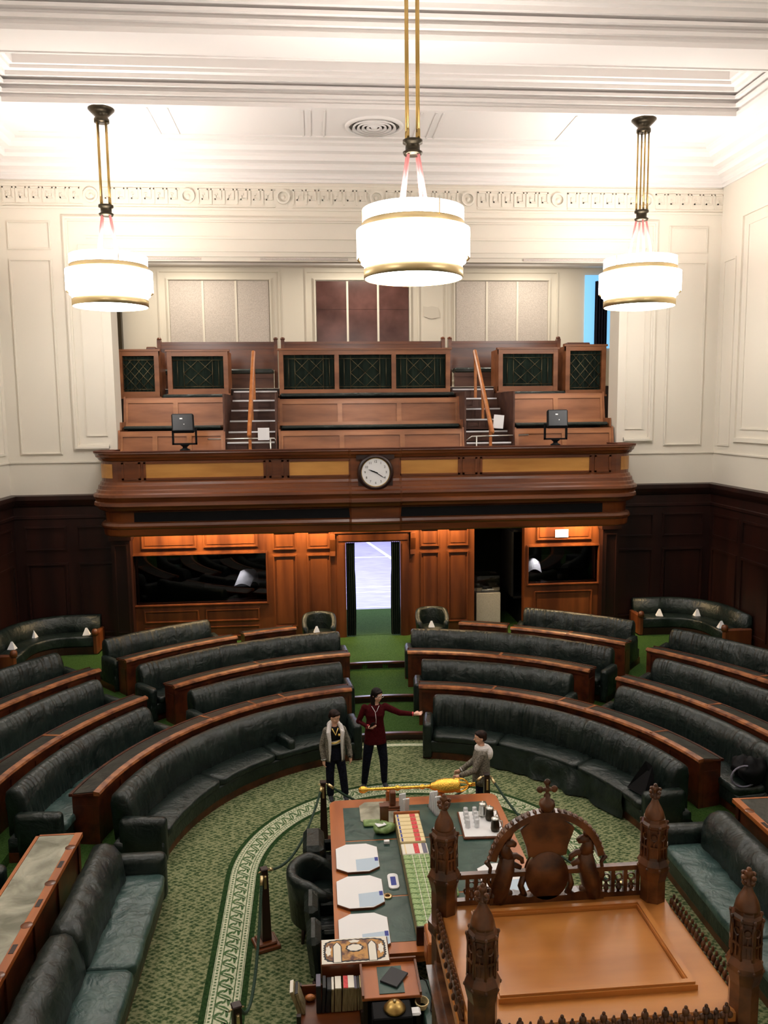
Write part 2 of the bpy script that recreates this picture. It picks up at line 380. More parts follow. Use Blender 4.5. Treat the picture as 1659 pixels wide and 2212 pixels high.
struct('trim_20', g, 'plaster')
g = G(); g.box(OX0, OX1, YB+.05, YB+.25, OZ1-.10, OZ1+.01)
for x0, x1 in ((-4.5, -2.6), (-1.2, .9), (2.7, 3.7), (5.2, 7.3)): g.box(x0, x1, YB+.02, YB+.1, OZ1-.07, OZ1-.02, 1)
struct('trim_21', g, ['plaster', 'window_grey'])
for nm, x, s in (('wall_left', XL, 1), ('wall_right', XR, -1)):
    g = G(); g.box(min(x, x-s*.3), max(x, x-s*.3), YF, YB+.1, 0, ZS+1)
    for i, y0 in enumerate((17.0, 12.6, 8.2, 3.8)):
        side_frame(g, y0-1.1, y0+2.2, 5.3, 10.7, x, s, .1, .05); side_frame(g, y0-.8, y0+1.9, 5.6, 10.4, x, s, .04, .02)
    side_frame(g, 19.4, 20.0, 5.18, 9.75, x, s, .05, .025)
    g.box(min(x, x+s*.03), max(x, x+s*.03), YF, YB, 4.98, 5.02)
    struct(nm, g, 'plaster')
g = G(); g.box(XL-.3, XR+.3, YF-.3, YF, 0, ZS+1); struct('wall_front', g, 'plaster')
# ceiling: perimeter soffit, cross beams and coffers
g = G(); g.box(XL-.3, XR+.3, YF, 26, ZR, ZR+.2)
CO = [(15.0, 17.3), (8.6, 14.2), (1.0, 7.8)]; cx0, cx1 = -5.97, 9.0
g.box(XL-.1, cx0, YF, YB+.1, ZS, ZR); g.box(cx1, XR+.1, YF, YB+.1, ZS, ZR)
ys = [YF, 1.0, 7.8, 8.6, 14.2, 15.0, 17.3, YB+.1]
for a, b in ((YF, 1.0), (7.8, 8.6), (14.2, 15.0), (17.3, YB+.1)): g.box(cx0, cx1, a, b, ZS, ZR)
for y0, y1 in CO:
    for (o, z0, z1) in ((.05, ZS-.02, ZS+.07), (.09, ZS+.15, ZS+.22), (.14, ZS+.30, ZS+.36), (.20, ZS+.42, ZS+.50), (.42, ZR-.24, ZR-.02), (.34, ZR-.30, ZR-.24)):
        g.box(cx0, cx1, y1-o, y1, z0, z1); g.box(cx0, cx1, y0, y0+o, z0, z1)
        g.box(cx0, cx0+o, y0+o, y1-o, z0, z1); g.box(cx1-o, cx1, y0+o, y1-o, z0, z1)
    for x in (-3.9, -3.25, -2.95, 5.95, 6.3, 6.95): g.box(x-.02, x+.02, y0+.1, y1-.1, ZR-.05, ZR)
for x in (-3.2, -2.8, -.1, .05, .35, 2.35, 2.65, 2.8, 5.6): g.box(x-.015, x+.015, 17.45, 19.0, ZS-.02, ZS+.01)
g.box(XL+1.1, XR-1.1, 18.98, 19.02, ZS-.03, ZS+.01)
struct('ceiling', g, 'ceiling')
# cornice and frieze
prof = [(0, 11.52), (.05, 11.52), (.05, 11.58), (.10, 11.60), (.10, 11.66), (.16, 11.70), (.3, 11.74), (.34, 11.80), (.34, 11.86), (.52, 11.88), (.56, 11.95), (.56, 12.02), (.72, 12.04), (.80, 12.12), (.92, 12.15), (.92, ZS+.02), (0, ZS+.02)]
g = G(); g.sweep(prof, [((XL, YB), (0, -1)), ((XR, YB), (0, -1))]); struct('trim_22', g, 'ceiling')
g = G(); g.sweep(prof, [((XL, YF), (1, 0)), ((XL, YB), (1, 0))]); struct('trim_23', g, 'ceiling')
g = G(); g.sweep(prof, [((XR, YF), (-1, 0)), ((XR, YB), (-1, 0))]); struct('trim_24', g, 'ceiling')
g = G()                                       # key pattern in low relief
zf0, zf1 = 11.02, 11.36
def key_unit(x, w, z0, z1, t=.03):
    h = z1-z0; d = .024
    segs = [(x, x+w, z1-t, z1), (x, x+t, z0, z1), (x+w*.72, x+w*.72+t, z0+h*.28, z1), (x+w*.30, x+w*.74, z0+h*.28, z0+h*.28+t), (x+w*.30, x+w*.30+t, z0+h*.28, z0+h*.62), (x+w*.30, x+w*.52, z0+h*.60, z0+h*.60+t), (x, x+w, z0-t*2, z0-t)]
    for a, b, c, e in segs: g.box(a, b, YB-d, YB+.01, c, e)
x = XL+.25
while x < XR-1.2:
    for i in range(6): key_unit(x+i*.3, .3, zf0, zf1)
    if x+2.1 < XR:
        c = x+6*.3+.19
        g.lathe([(.12, 0), (.12, .04), (.165, .04), (.165, 0)], (0, 0, 0), 20, 0, False, T(c, YB-.015, (zf0+zf1)/2) @ rot(x=PI/2), caps=False)
        g.lathe([(.0, .02), (.05, .015), (.06, 0)], (0, 0, 0), 12, 0, True, T(c, YB-.0, (zf0+zf1)/2) @ rot(x=PI/2), caps=False)
    x += 2.22
g.box(XL, XR, YB-.025, YB+.01, 10.88, 10.93); g.box(XL, XR, YB-.02, YB+.01, 11.44, 11.48)
struct('trim_25', g, 'plaster')
# round air vent and detector on the soffit
t = thing('ceiling_vent', 'round slotted air vent in the white ceiling, behind the middle chandelier', 'air vent', (1.42, 18.3, ZS))
g = G(); g.lathe([(.63, 0), (.62, -.04), (.55, -.05), (.54, 0)], seg=36, caps=False); obj('rim', g, 'ceiling', t)
g = G()
for r in (.46, .36, .26, .16): g.lathe([(r, -.02), (r+.015, -.07), (r-.05, -.03)], seg=32, caps=False)
g.lathe([(.0, -.06), (.06, -.05), (.08, -.02)], seg=16, caps=False)
obj('slot_ring', g, 'ceiling', t)
g = G(); g.lathe([(.54, -.004), (.0001, -.004)], seg=32, caps=False); obj('dark_backing', g, 'bronze', t)
g = G(); g.box(-.12, .12, -.05, .05, -.03, 0); tag(obj('smoke_detector', g, 'plaster_line', loc=(1.2, 15.6, ZR)), 'small grey detector plate on the recessed ceiling panel', 'detector')

# dado: dark mahogany with cap and framed panels
def dado_profile(zb=0):
    return [(0, zb), (.06, zb), (.06, zb+.25), (.03, zb+.28), (.03, 3.62), (.06, 3.64), (.06, 3.70), (.03, 3.72), (.03, 3.92), (.07, 3.95), (.12, 4.02), (.16, 4.10), (.16, ZD), (0, ZD+.02)]
def dado_panels_x(g, x0, x1, n, y):
    w = (x1-x0)/n
    for i in range(n):
        a, b = x0+i*w+.12, x0+(i+1)*w-.12
        wall_frame(g, a, b, 2.85, 3.45, y, .05, .03); wall_frame(g, a, b, .75, 2.55, y, .06, .04)
        g.box(a+.1, b-.1, y-.02, y+.01, .85, 2.45)
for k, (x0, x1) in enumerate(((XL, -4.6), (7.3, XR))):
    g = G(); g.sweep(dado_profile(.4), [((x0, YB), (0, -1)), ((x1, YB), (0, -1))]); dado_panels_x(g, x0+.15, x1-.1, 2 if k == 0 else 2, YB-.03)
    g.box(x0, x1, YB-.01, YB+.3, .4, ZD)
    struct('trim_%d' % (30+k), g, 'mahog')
for k, (x, s) in enumerate(((XL, 1), (XR, -1))):
    g = G(); g.sweep(dado_profile(.2), [((x, YF), (s, 0)), ((x, YB), (s, 0))])
    for i in range(14):
        y1 = YB-.2-i*1.45; y0 = y1-1.25
        if y0 > YF:
            side_frame(g, y0, y1, 2.85, 3.45, x+s*.03, s, .05, .03); side_frame(g, y0, y1, .75, 2.55, x+s*.03, s, .06, .04)
    struct('trim_%d' % (34+k), g, 'mahog')
# side buttresses under the gallery ends
for k, (x0, x1) in enumerate(((-4.95, -4.5), (7.25, 7.68))):
    g = G(); g.box(x0, x1, YB-.28, YB+.3, .4, 3.7); wall_frame(g, x0+.06, x1-.06, .8, 3.0, YB-.28, .04, .02)
    g.box(x0-.04, x1+.04, YB-.33, YB, 3.1, 3.25); g.box(x0-.04, x1+.04, YB-.33, YB, .44, .7)
    struct('trim_%d' % (36+k), g, 'mahog')

# ------------------------------------------------------------------ wall under the gallery, doorway, windows
YD = YB+.02
g = G()
def pan(a, b, z0, z1): wall_frame(g, a, b, z0, z1, YD, .045, .03); g.box(a+.09, b-.09, YD-.015, YD+.01, z0+.09, z1-.09)
# solid wall pieces round the holes (door .71..2.11, windows, recess 4.0..5.3)
def wbox(a, b, z0, z1): g.box(a, b, YD, YD+.25, z0, z1)
wbox(-4.6, -4.52, .44, 3.7); wbox(-4.52, -1.25, .44, 1.40); wbox(-4.52, -1.25, 2.68, 3.7); wbox(-1.25, .71, .44, 3.7); wbox(.71, 2.11, 2.9, 3.7)
wbox(2.11, 4.0, .44, 3.7); wbox(5.3, 5.38, .44, 3.7); wbox(5.38, 7.25, .44, 1.66); wbox(5.38, 7.25, 2.66, 3.7); wbox(4.0, 5.3, 3.4, 3.7)
for a, b in ((-4.3, -2.95), (-2.8, -1.45)): pan(a, b, 2.82, 3.25); pan(a, b, .95, 1.28); pan(a, b, .55, .85)
for a, b in ((-1.1, -.5), (-.25, .35), (2.6, 3.1), (3.3, 3.85)): pan(a, b, 2.72, 3.2); pan(a, b, .75, 2.6)
pan(5.6, 7.05, 2.8, 3.25); pan(5.55, 7.1, .7, 1.5)
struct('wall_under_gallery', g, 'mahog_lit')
g = G()                                       # black interior of the two broadcast booths and of the recess
for x0, x1, z0, z1 in ((-4.52, -1.25, 1.2, 2.9), (5.38, 7.25, 1.5, 2.8)):
    g.box(x0-.3, x1+.12, YD+1.4, YD+1.45, z0-.2, z1+.2); g.box(x0-.3, x1+.12, YD+.25, YD+1.45, z0-.25, z0-.2); g.box(x0-.3, x1+.12, YD+.25, YD+1.45, z1+.2, z1+.25)
    g.box(x0-.35, x0-.3, YD+.25, YD+1.45, z0-.2, z1+.2); g.box(x1+.12, x1+.17, YD+.25, YD+1.45, z0-.2, z1+.2)
g.box(3.9, 5.4, YD+2.2, YD+2.25, .44, 3.7); g.box(3.9, 3.95, YD+.25, YD+2.2, .44, 3.7); g.box(5.35, 5.4, YD+.25, YD+2.2, .44, 3.7)
struct('wall_booth', g, 'black')
for k, (x0, x1, z0, z1) in enumerate(((-4.52, -1.25, 1.40, 2.68), (5.38, 7.25, 1.66, 2.66))):
    wn = thing('window_%d' % (k+1), '', ''); del wn['label']; del wn['category']; wn['kind'] = 'structure'
    g = G(); g.box(x0, x1, YD+.1, YD+.11, z0, z1); obj('window_pane', g, 'darkglass', wn)
    g = G(); wall_frame(g, x0-.03, x1+.03, z0-.03, z1+.03, YD, .05, .04); obj('window_frame', g, 'mahog_lit', wn)
    g = G(); g.box(x0, x1, YD+.12, YD+.5, z0-.02, z0+.02); obj('ledge', g, 'mahog', wn)
def sheet(pts, x, y, z, rz, lab, tilt=.5):
    g = G(); n = 8; v = []; f = []
    for i in range(n+1):
        u = i/n; v += [(u*pts[0], 0, .10*sin(u*PI)*pts[2]), (u*pts[0]+.05, pts[1], .10*sin(u*PI)*pts[2]+pts[1]*tilt)]
    for i in range(n): f.append((2*i, 2*i+2, 2*i+3, 2*i+1))
    vv = v+[(a, b, c-.004) for a, b, c in v]; nn = len(v)
    ff = f+[tuple(nn+i for i in reversed(q)) for q in f]
    g.add(vv, ff); o = obj('paper_sheet', g, 'white', loc=(x, y, z)); o.rotation_euler = (0, 0, rz); tag(o, lab, 'paper')
sheet((.42, .35, .7), -2.1, YD+.28, 1.78, -.25, 'curled white sheet in the wide dark window, the left one of two', .9)
sheet((.26, .3, 1.2), -1.72, YD+.28, 1.76, .35, 'curled white sheet at the right end of the wide dark window', .9)
sheet((.4, .3, 1.0), 5.45, YD+.28, 1.9, .1, 'curled white papers in the small dark window right of the doorway', .8)
for k, (x0, x1, z, lab) in enumerate(((-2.9, -1.3, 1.55, 'grey tilted reading board inside the wide dark window'), (5.45, 7.1, 1.8, 'grey tilted reading board inside the small dark window'))):
    g = G(); g.box(x0, x1, -.02, .02, -.2, .2, xf=T(0, YD+.75, z+.3) @ rot(x=-.6)); tag(obj('reading_board', g, 'bookdark'), lab, 'board')
for x, y, z, tx, tz in ((-2.3, YD+.55, 2.6, -1.95, 1.8), (5.9, YD+.6, 2.55, 5.65, 1.9)):   # unseen spots added to brighten the white sheets
    l = bpy.data.lights.new('sheet_fill_light', 'SPOT'); l.energy = 60; l.spot_size = .9; l.spot_blend = .6; l.color = (1, .96, .92); l.shadow_soft_size = .02
    o = bpy.data.objects.new('sheet_fill_light', l); COL.objects.link(o); o.location = (x, y, z); o.rotation_euler = (Vector((tx, YD+.33, tz))-Vector((x, y, z))).to_track_quat('-Z', 'Y').to_euler()
# doorway architrave
d1 = thing('door_1', '', ''); del d1['label']; del d1['category']; d1['kind'] = 'structure'
g = G()
for a, b, z0, z1 in ((.50, .72, .44, 2.88), (2.10, 2.32, .44, 2.88), (.50, 2.32, 2.88, 3.12)):
    g.box(a, b, YD-.07, YD+.26, z0, z1); g.box(a+.04, b-.04, YD-.09, YD, z0+(.04 if z0 > 1 else 0), z1-.04)
g.box(.44, 2.38, YD-.12, YD, 3.12, 3.2)
obj('door_frame', g, 'mahog_lit', d1)
for x in (.36, 2.38):
    g = G(); g.prism([(-.09, 0), (.0, 0), (.0, .55), (-.16, .55), (-.16, .42), (-.08, .12)], 0, .13, xf=Matrix(((0, 0, 1, x-.03), (1, 0, 0, YD), (0, 1, 0, 2.55), (0, 0, 0, 1)))); obj('console_bracket', g, 'mahog_lit', d1)
def curtain(x0, x1, side, z0, z1, y, lab, bulge=.12, mat='greencloth'):
    g = G(); n = 40; m = 14; v = []; f = []
    for j in range(m+1):
        t = j/m; z = z1+(z0-z1)*t
        wdt = (x1-x0)*(1+bulge*math.sin(t*PI*.9)*(-.6 if t < .3 else 1)*t)
        for i in range(n+1):
            u = i/n; xx = (x0+u*wdt) if side < 0 else (x1-(1-u)*wdt)
            v.append((xx, y+.045*sin(u*PI*9+.4*sin(t*3)), z))
    for j in range(m):
        for i in range(n): f.append((j*(n+1)+i, j*(n+1)+i+1, (j+1)*(n+1)+i+1, (j+1)*(n+1)+i))
    nn = len(v); v += [(a, b+.015, c) for a, b, c in v]; f += [tuple(nn+k for k in reversed(q)) for q in f]
    g.add(v, f, 0, True); o = obj('curtain', g, mat, recalc=False); tag(o, lab, 'curtain'); return o
curtain(.73, .95, -1, .47, 2.86, YD+.0, 'dark green curtain gathered at the left jamb of the central doorway')
curtain(1.87, 2.09, 1, .47, 2.86, YD+.0, 'dark green curtain gathered at the right jamb of the central doorway')
# hall beyond the doorway
g = G(); g.box(-.8, 4.4, 23.05, 48, .40, .452); struct('floor', g, 'hallfloor')
g = G(); g.box(-.8, 4.4, 20.3, 23.05, .40, .455); struct('floor', g, 'carpet_plain')
g = G()
for y in (23.2, 25.2, 26.0, 31.5, 36): g.box(-.8, 4.4, y, y+.09, .44, .458)
g.box(-.07, .07, -6, 6, .44, .459, xf=T(2.6, 33, 0) @ rot(z=.16))
struct('trim_40', g, 'hallwhite')
g = G(); g.box(-.9, -.8, 20.45, 48, .4, 4.2); g.box(4.4, 4.5, 22.5, 48, .4, 4.2); g.box(-.9, 4.5, 48, 48.1, .4, 4.2); g.box(-.9, 4.5, 20.45, 48, 4.2, 4.25)
struct('wall_hall', g, 'plaster')
# ------------------------------------------------------------------ visitors' gallery: the projecting wooden front
GX0, GX1, GY, GR = -4.95, 7.66, 18.9, .6
def gpath(r0=0):
    p = [((GX0, YB+.02), (-1, 0)), ((GX0, GY+GR+.02), (-1, 0))]
    for i in range(0, 9):
        a = PI+PI/2*i/8; p.append(((GX0+GR+GR*cos(a), GY+GR+GR*sin(a)), (cos(a), sin(a))))
    for x in (1.39-.62, 1.39-.56, 1.39+.56, 1.39+.62): p.append(((x, GY-(.05 if abs(x-1.39) < .6 else 0)), (0, -1)))
    for i in range(0, 9):
        a = -PI/2+PI/2*i/8; p.append(((GX1-GR+GR*cos(a), GY+GR+GR*sin(a)), (cos(a), sin(a))))
    return p+[((GX1, YB+.02), (1, 0))]
bal = thing('gallery_balustrade', 'long carved wooden gallery front with honey panels, rounded ends and a clock at its middle', 'balustrade', (0, 0, 0))
up = [(-.25, 5.02), (-.25, 5.28), (.12, 5.28), (.155, 5.265), (.16, 5.235), (.13, 5.21), (.12, 5.16), (.08, 5.13), (.05, 5.08), (0, 5.06),
      (0, 4.60), (.035, 4.58), (.05, 4.52), (.09, 4.50), (.10, 4.42), (.13, 4.40), (.14, 4.34), (.20, 4.31), (.21, 4.25), (.18, 4.2), (.16, 4.14), (.19, 4.12), (.20, 4.05), (.14, 4.0), (.10, 3.95), (.04, 3.92),
      (-.03, 3.90), (-.05, 3.66), (.04, 3.64), (.07, 3.58), (.06, 3.54), (.02, 3.5), (0, 3.36), (-.03, 3.33), (-.10, 3.33), (-.10, 3.6), (-.25, 3.7)]
g = G(); g.sweep(up, gpath(), caps=True); obj('body', g, 'rail', bal)
g = G(); g.sweep([(.13, 5.262), (.165, 5.262), (.165, 5.285), (-.26, 5.285), (-.26, 5.262)], gpath()); obj('cap', g, 'cap', bal)
g = G(); g.box(-4.15, 6.86, GY+.03, GY+.06, 3.67, 3.89); obj('vent_grille', g, 'black', bal)
def gpanel(a, b, z0, z1, mat):
    g = G(); y = GY
    g.box(a, b, y-.008, y+.02, z0, z1, 1)
    for p, q, r, s_ in ((a-.05, b+.05, z1, z1+.04), (a-.05, b+.05, z0-.04, z0), (a-.05, a, z0-.04, z1+.04), (b, b+.05, z0-.04, z1+.04)): g.box(p, q, y-.03, y+.01, r, s_, 0)
    o = obj('honey_panel' if mat == 'honey' else 'pilaster_panel', g, ['rail', mat], bal)
    o['label'] = 'honey coloured veneer panel' if mat == 'honey' else 'dark narrow panel'
for a, b in ((-3.83, -1.18), (-.59, .79), (2.0, 3.34), (3.92, 6.5)): gpanel(a, b, 4.68, 5.0, 'honey')
for a, b in ((-4.32, -4.0), (-1.0, -.77), (3.5, 3.75), (6.68, 6.98)): gpanel(a, b, 4.68, 5.0, 'rail')
for sd in (0, 1):                             # curved honey panels on the rounded ends
    g = G(); pts = []
    for i in range(9):
        a = (PI+PI/2*(.12+.62*i/8)) if sd == 0 else (-PI/2+PI/2*(.26+.62*i/8))
        cx = GX0+GR if sd == 0 else GX1-GR; pts.append(((cx+GR*cos(a), GY+GR+GR*sin(a)), (cos(a), sin(a))))
    g.sweep([(-.01, 4.68), (-.01, 5.0), (.008, 5.0), (.008, 4.68)], pts); obj('curved_panel', g, 'honey', bal)
# clock
ck = thing('wall_clock', 'round white clock with black hands on the middle of the gallery front', 'clock', (1.39, GY-.135, 4.735))
R90 = rot(x=PI/2)
g = G(); g.lathe([(.30, .0), (.42, .0), (.42, .05), (.37, .10), (.34, .10), (.33, .06), (.30, .05)], seg=40, xf=R90, caps=False)
g.box(-.40, .40, -.02, .10, -.40, -.05); g.box(-.44, .44, -.02, .10, .30, .40)
obj('case', g, 'mahog', ck)
g = G(); g.lathe([(.0001, .07), (.325, .07)], seg=40, xf=R90, caps=False); dl = obj('dial', g, 'white', ck)
g = G(); g.lathe([(.315, .065), (.335, .085), (.345, .06)], seg=40, xf=R90, caps=False); obj('bezel', g, 'brass_dark', ck)
for h in range(1, 13):
    g = G(); a = h*PI/6; textmesh(str(h), .075, T(.245*sin(a), -.072, .245*cos(a)) @ R90, g); obj('numeral', g, 'black', dl, recalc=False)
def hand(ang, L, w):
    g = G(); g.prism([(-w, -.05), (w, -.05), (w*.9, L*.6), (0, L), (-w*.9, L*.6)], .078, .084, xf=R90 @ Matrix.Rotation(-ang, 4, 'Z')); return g
obj('hour_hand', hand(rad(292), .18, .014), 'black', dl); obj('minute_hand', hand(rad(123), .26, .009), 'black', dl)
# gallery floor and inner structure
g = G(); g.box(GX0+.3, GX1-.3, GY+.2, YB+.4, 4.78, 4.88); g.box(GX0+.3, GX1-.3, GY+.25, YB+.02, 3.62, 3.7); g.box(GX0, GX1, YB+.3, YB+.6, 3.7, 4.9)
g.box(-6, 9.3, YB+.4, 22.9, 4.6, 4.9); g.box(-6, 9.3, 22.8, 26, 4.6, 6.78)
for a, b in ((-4.79, -2.2), (-.92, 3.72), (5.05, 7.69)):
    g.box(max(a, -4.7), min(b, 7.6), 20.5, 22.9, 4.9, 5.55); g.box(a, b, 21.25, 22.9, 5.5, 6.4)
struct('floor', g, 'mahog')
g = G(); g.box(-6, 9.3, 22.75, 26, 6.78, 6.8); struct('floor', g, 'plaster_line')
# upper room behind the opening
g = G(); g.box(-5.9, -5.8, 20.8, 25.2, 4.8, 10.6); g.box(9.3, 9.4, 20.8, 25.2, 4.8, 10.6)
g.box(-6, 9.5, 25, 25.1, 4.8, 10.9)
for x0, x1 in ((-4.15, -1.26), (.15, 2.91), (4.36, 7.18)):
    wall_frame(g, x0-.35, x1+.35, 7.0, 10.32, 25, .07, .03); wall_frame(g, x0-.1, x1+.1, 7.2, 10.1, 25, .08, .05)
for x0, x1 in ((-.75, -.4), (3.4, 3.9)): pass
struct('wall_gallery', g, 'plaster')
g = G(); g.box(-5.9, 9.4, 20.78, 25.2, 10.6, 10.7); g.box(-6, 9.5, 24.7, 25, 10.42, 10.6); struct('ceiling', g, 'ceiling')
WL = [((-4.15, -1.26), 'window_grey', 'left'), ((.15, 2.91), 'window_brown', 'middle'), ((4.36, 7.18), 'window_grey', 'right')]
for k, ((x0, x1), mt, _) in enumerate(WL):
    wn = bpy.data.objects.new('window_%d' % (k+3), None); COL.objects.link(wn); wn['kind'] = 'structure'
    g = G(); g.box(x0, x1, 24.96, 24.99, 7.2, 10.0)
    if k == 1: g.box(x0, x1, 24.95, 24.99, 9.18, 9.21)
    obj('window_pane', g, mt, wn)
    g = G()
    for i in (1, 2): xx = x0+(x1-x0)*i/3; g.box(xx-.03, xx+.03, 24.93, 24.99, 7.2, 10.0)
    obj('mullion', g, 'plaster', wn)
g = G(); g.box(8.35, 9.3, 24.96, 24.99, 8.0, 10.2)                       # daylit window at the right end, half behind a dark curtain
wn = struct('window_6', g, 'bluelight')
curtain(8.62, 9.0, -1, 7.0, 10.0, 24.8, 'dark blue curtain hanging before the daylit window at the right end of the gallery', 0, 'navycloth')
g = G(); g.box(-5.8, -5.52, 24.7, 24.9, 7.0, 10.4); tag(obj('curtain', g, 'bronze'), 'narrow dark brown hanging at the left end of the gallery room', 'curtain')
g = G(); n = 8                                 # torn poster
pts = [(3.37, 9.27), (3.5, 9.25), (3.62, 9.28), (3.8, 9.24), (3.84, 9.1), (3.86, 8.95), (3.75, 8.93), (3.6, 8.9), (3.5, 8.93), (3.38, 8.97)]
g.prism([(a, b) for a, b in pts], 0, .02, xf=Matrix(((1, 0, 0, 0), (0, 0, 1, 24.97), (0, 1, 0, 0), (0, 0, 0, 1))))
tag(obj('wall_plaque', g, 'plaster_line'), 'small ragged-edged grey plaque on the white wall right of the dark window', 'plaque')
# pews
def pew(x0, x1, y, zb, zt, lab, nb, depth=.55, cushion=True, lean=.10):
    t = thing('pew', lab, 'pew', (0, y, 0), 0, None)
    g = G(); h = zt-zb
    X = Matrix(((1, 0, 0, 0), (0, 1, lean/h, -zb*lean/h), (0, 0, 1, 0), (0, 0, 0, 1)))
    g.box(x0, x1, 0, .05, zb, zt, 0, X); g.box(x0, x1, -.02, .06, zt-.04, zt, 0, X)
    w = (x1-x0)/nb
    g.box(x0, x1, -.03, 0, zt-.13, zt-.04, 1, X); g.box(x0, x1, -.03, 0, zb, zb+.08, 1, X)
    for i in range(nb+1):
        xx = x0+i*w; g.box(max(x0, xx-.06), min(x1, xx+.06), -.03, 0, zb+.08, zt-.13, 1, X)
    obj('backrest', g, ['pew', 'pew_frame'], t)
    for xx, s in ((x0, -1), (x1, 1)):
        g = G(); pr = [(-.55, zb-.5), (.14, zb-.5), (.14+lean, zt+.03), (lean-.04, zt+.03), (-.06, zb+.1), (-.5, zb+.1)]
        g.prism([(a, b) for a, b in pr], 0, .045, xf=Matrix(((0, 0, 1, xx-(.045 if s < 0 else 0)), (1, 0, 0, 0), (0, 1, 0, 0), (0, 0, 0, 1)))); obj('end_board', g, 'pew', t)
    if cushion:
        g = G(); g.bbox(x0+.04, x1-.04, -depth, -.01, zb-.09, zb+.0, .03); obj('seat_cushion', g, 'leather', t)
    return t
pew(-4.69, -2.22, 20.25, 4.95, 5.71, 'front pew back of the left gallery section, lowest behind the left monitor', 3, cushion=False)
pew(-.83, 3.7, 20.25, 4.95, 5.68, 'front pew back of the central gallery section, lowest of three with a bright lit panel', 3, cushion=False)
pew(5.08, 7.55, 20.25, 4.95, 5.66, 'front pew back of the right gallery section, lowest behind the right monitor', 2, cushion=False)
pew(-4.70, -2.24, 21.05, 5.83, 6.53, 'upper light brown pew of the left gallery section with a dark green seat', 2)
pew(-.86, 3.72, 21.05, 5.80, 6.47, 'upper light brown pew of the central gallery section with three panels', 3)
pew(5.06, 7.58, 21.05, 5.80, 6.55, 'upper light brown pew of the right gallery section with a dark green seat', 2)
for a, b, lab in ((-3.85, -2.25, 'thin dark seat cushion under the left lattice screen'), (-.86, 3.7, 'long dark seat cushion under the three-bay lattice screen'), (5.1, 6.7, 'thin dark seat cushion under the right lattice screen')):
    g = G(); g.bbox(a, b, 21.45, 22.1, 6.52, 6.62, .03); tag(obj('seat_cushion', g, 'leather'), lab, 'cushion')
# tall pew rail at the rear
def rearpew(x0, x1, lab):
    t = thing('rear_pew', lab, 'pew', (0, 24, 0))
    g = G(); g.box(x0, x1, 0, .06, 7.35, 8.12); g.box(x0, x1, -.03, .08, 8.08, 8.15); g.box(x0, x1, -.02, 0, 7.95, 8.08); g.box(x0, x1, -.02, 0, 7.35, 7.45)
    obj('backrest', g, 'rail', t)
    for xx in (x0, x1):
        g = G(); g.box(xx-.05, xx+.05, -.1, .12, 6.8, 8.2); g.lathe([(.06, 0), (.07, .03), (.05, .07), (.0001, .08)], (xx, 0, 8.2), 10); obj('end_post', g, 'rail', t)
    g = G(); g.bbox(x0+.06, x1-.06, -.55, -.02, 7.22, 7.36, .04); obj('seat_cushion', g, 'leather', t)
    g = G(); g.box(x0+.06, x1-.06, -.5, -.42, 6.8, 7.1); g.box(x0+.06, x1-.06, -.53, -.4, 7.1, 7.22); obj('seat_base', g, 'pew_dark', t)
rearpew(-4.33, -1.05, 'tall rear pew on the left at the top of the gallery'); rearpew(-.85, 3.80, 'tall rear pew in the middle at the top of the gallery, below the dark window'); rearpew(4.0, 7.24, 'tall rear pew on the right at the top of the gallery')
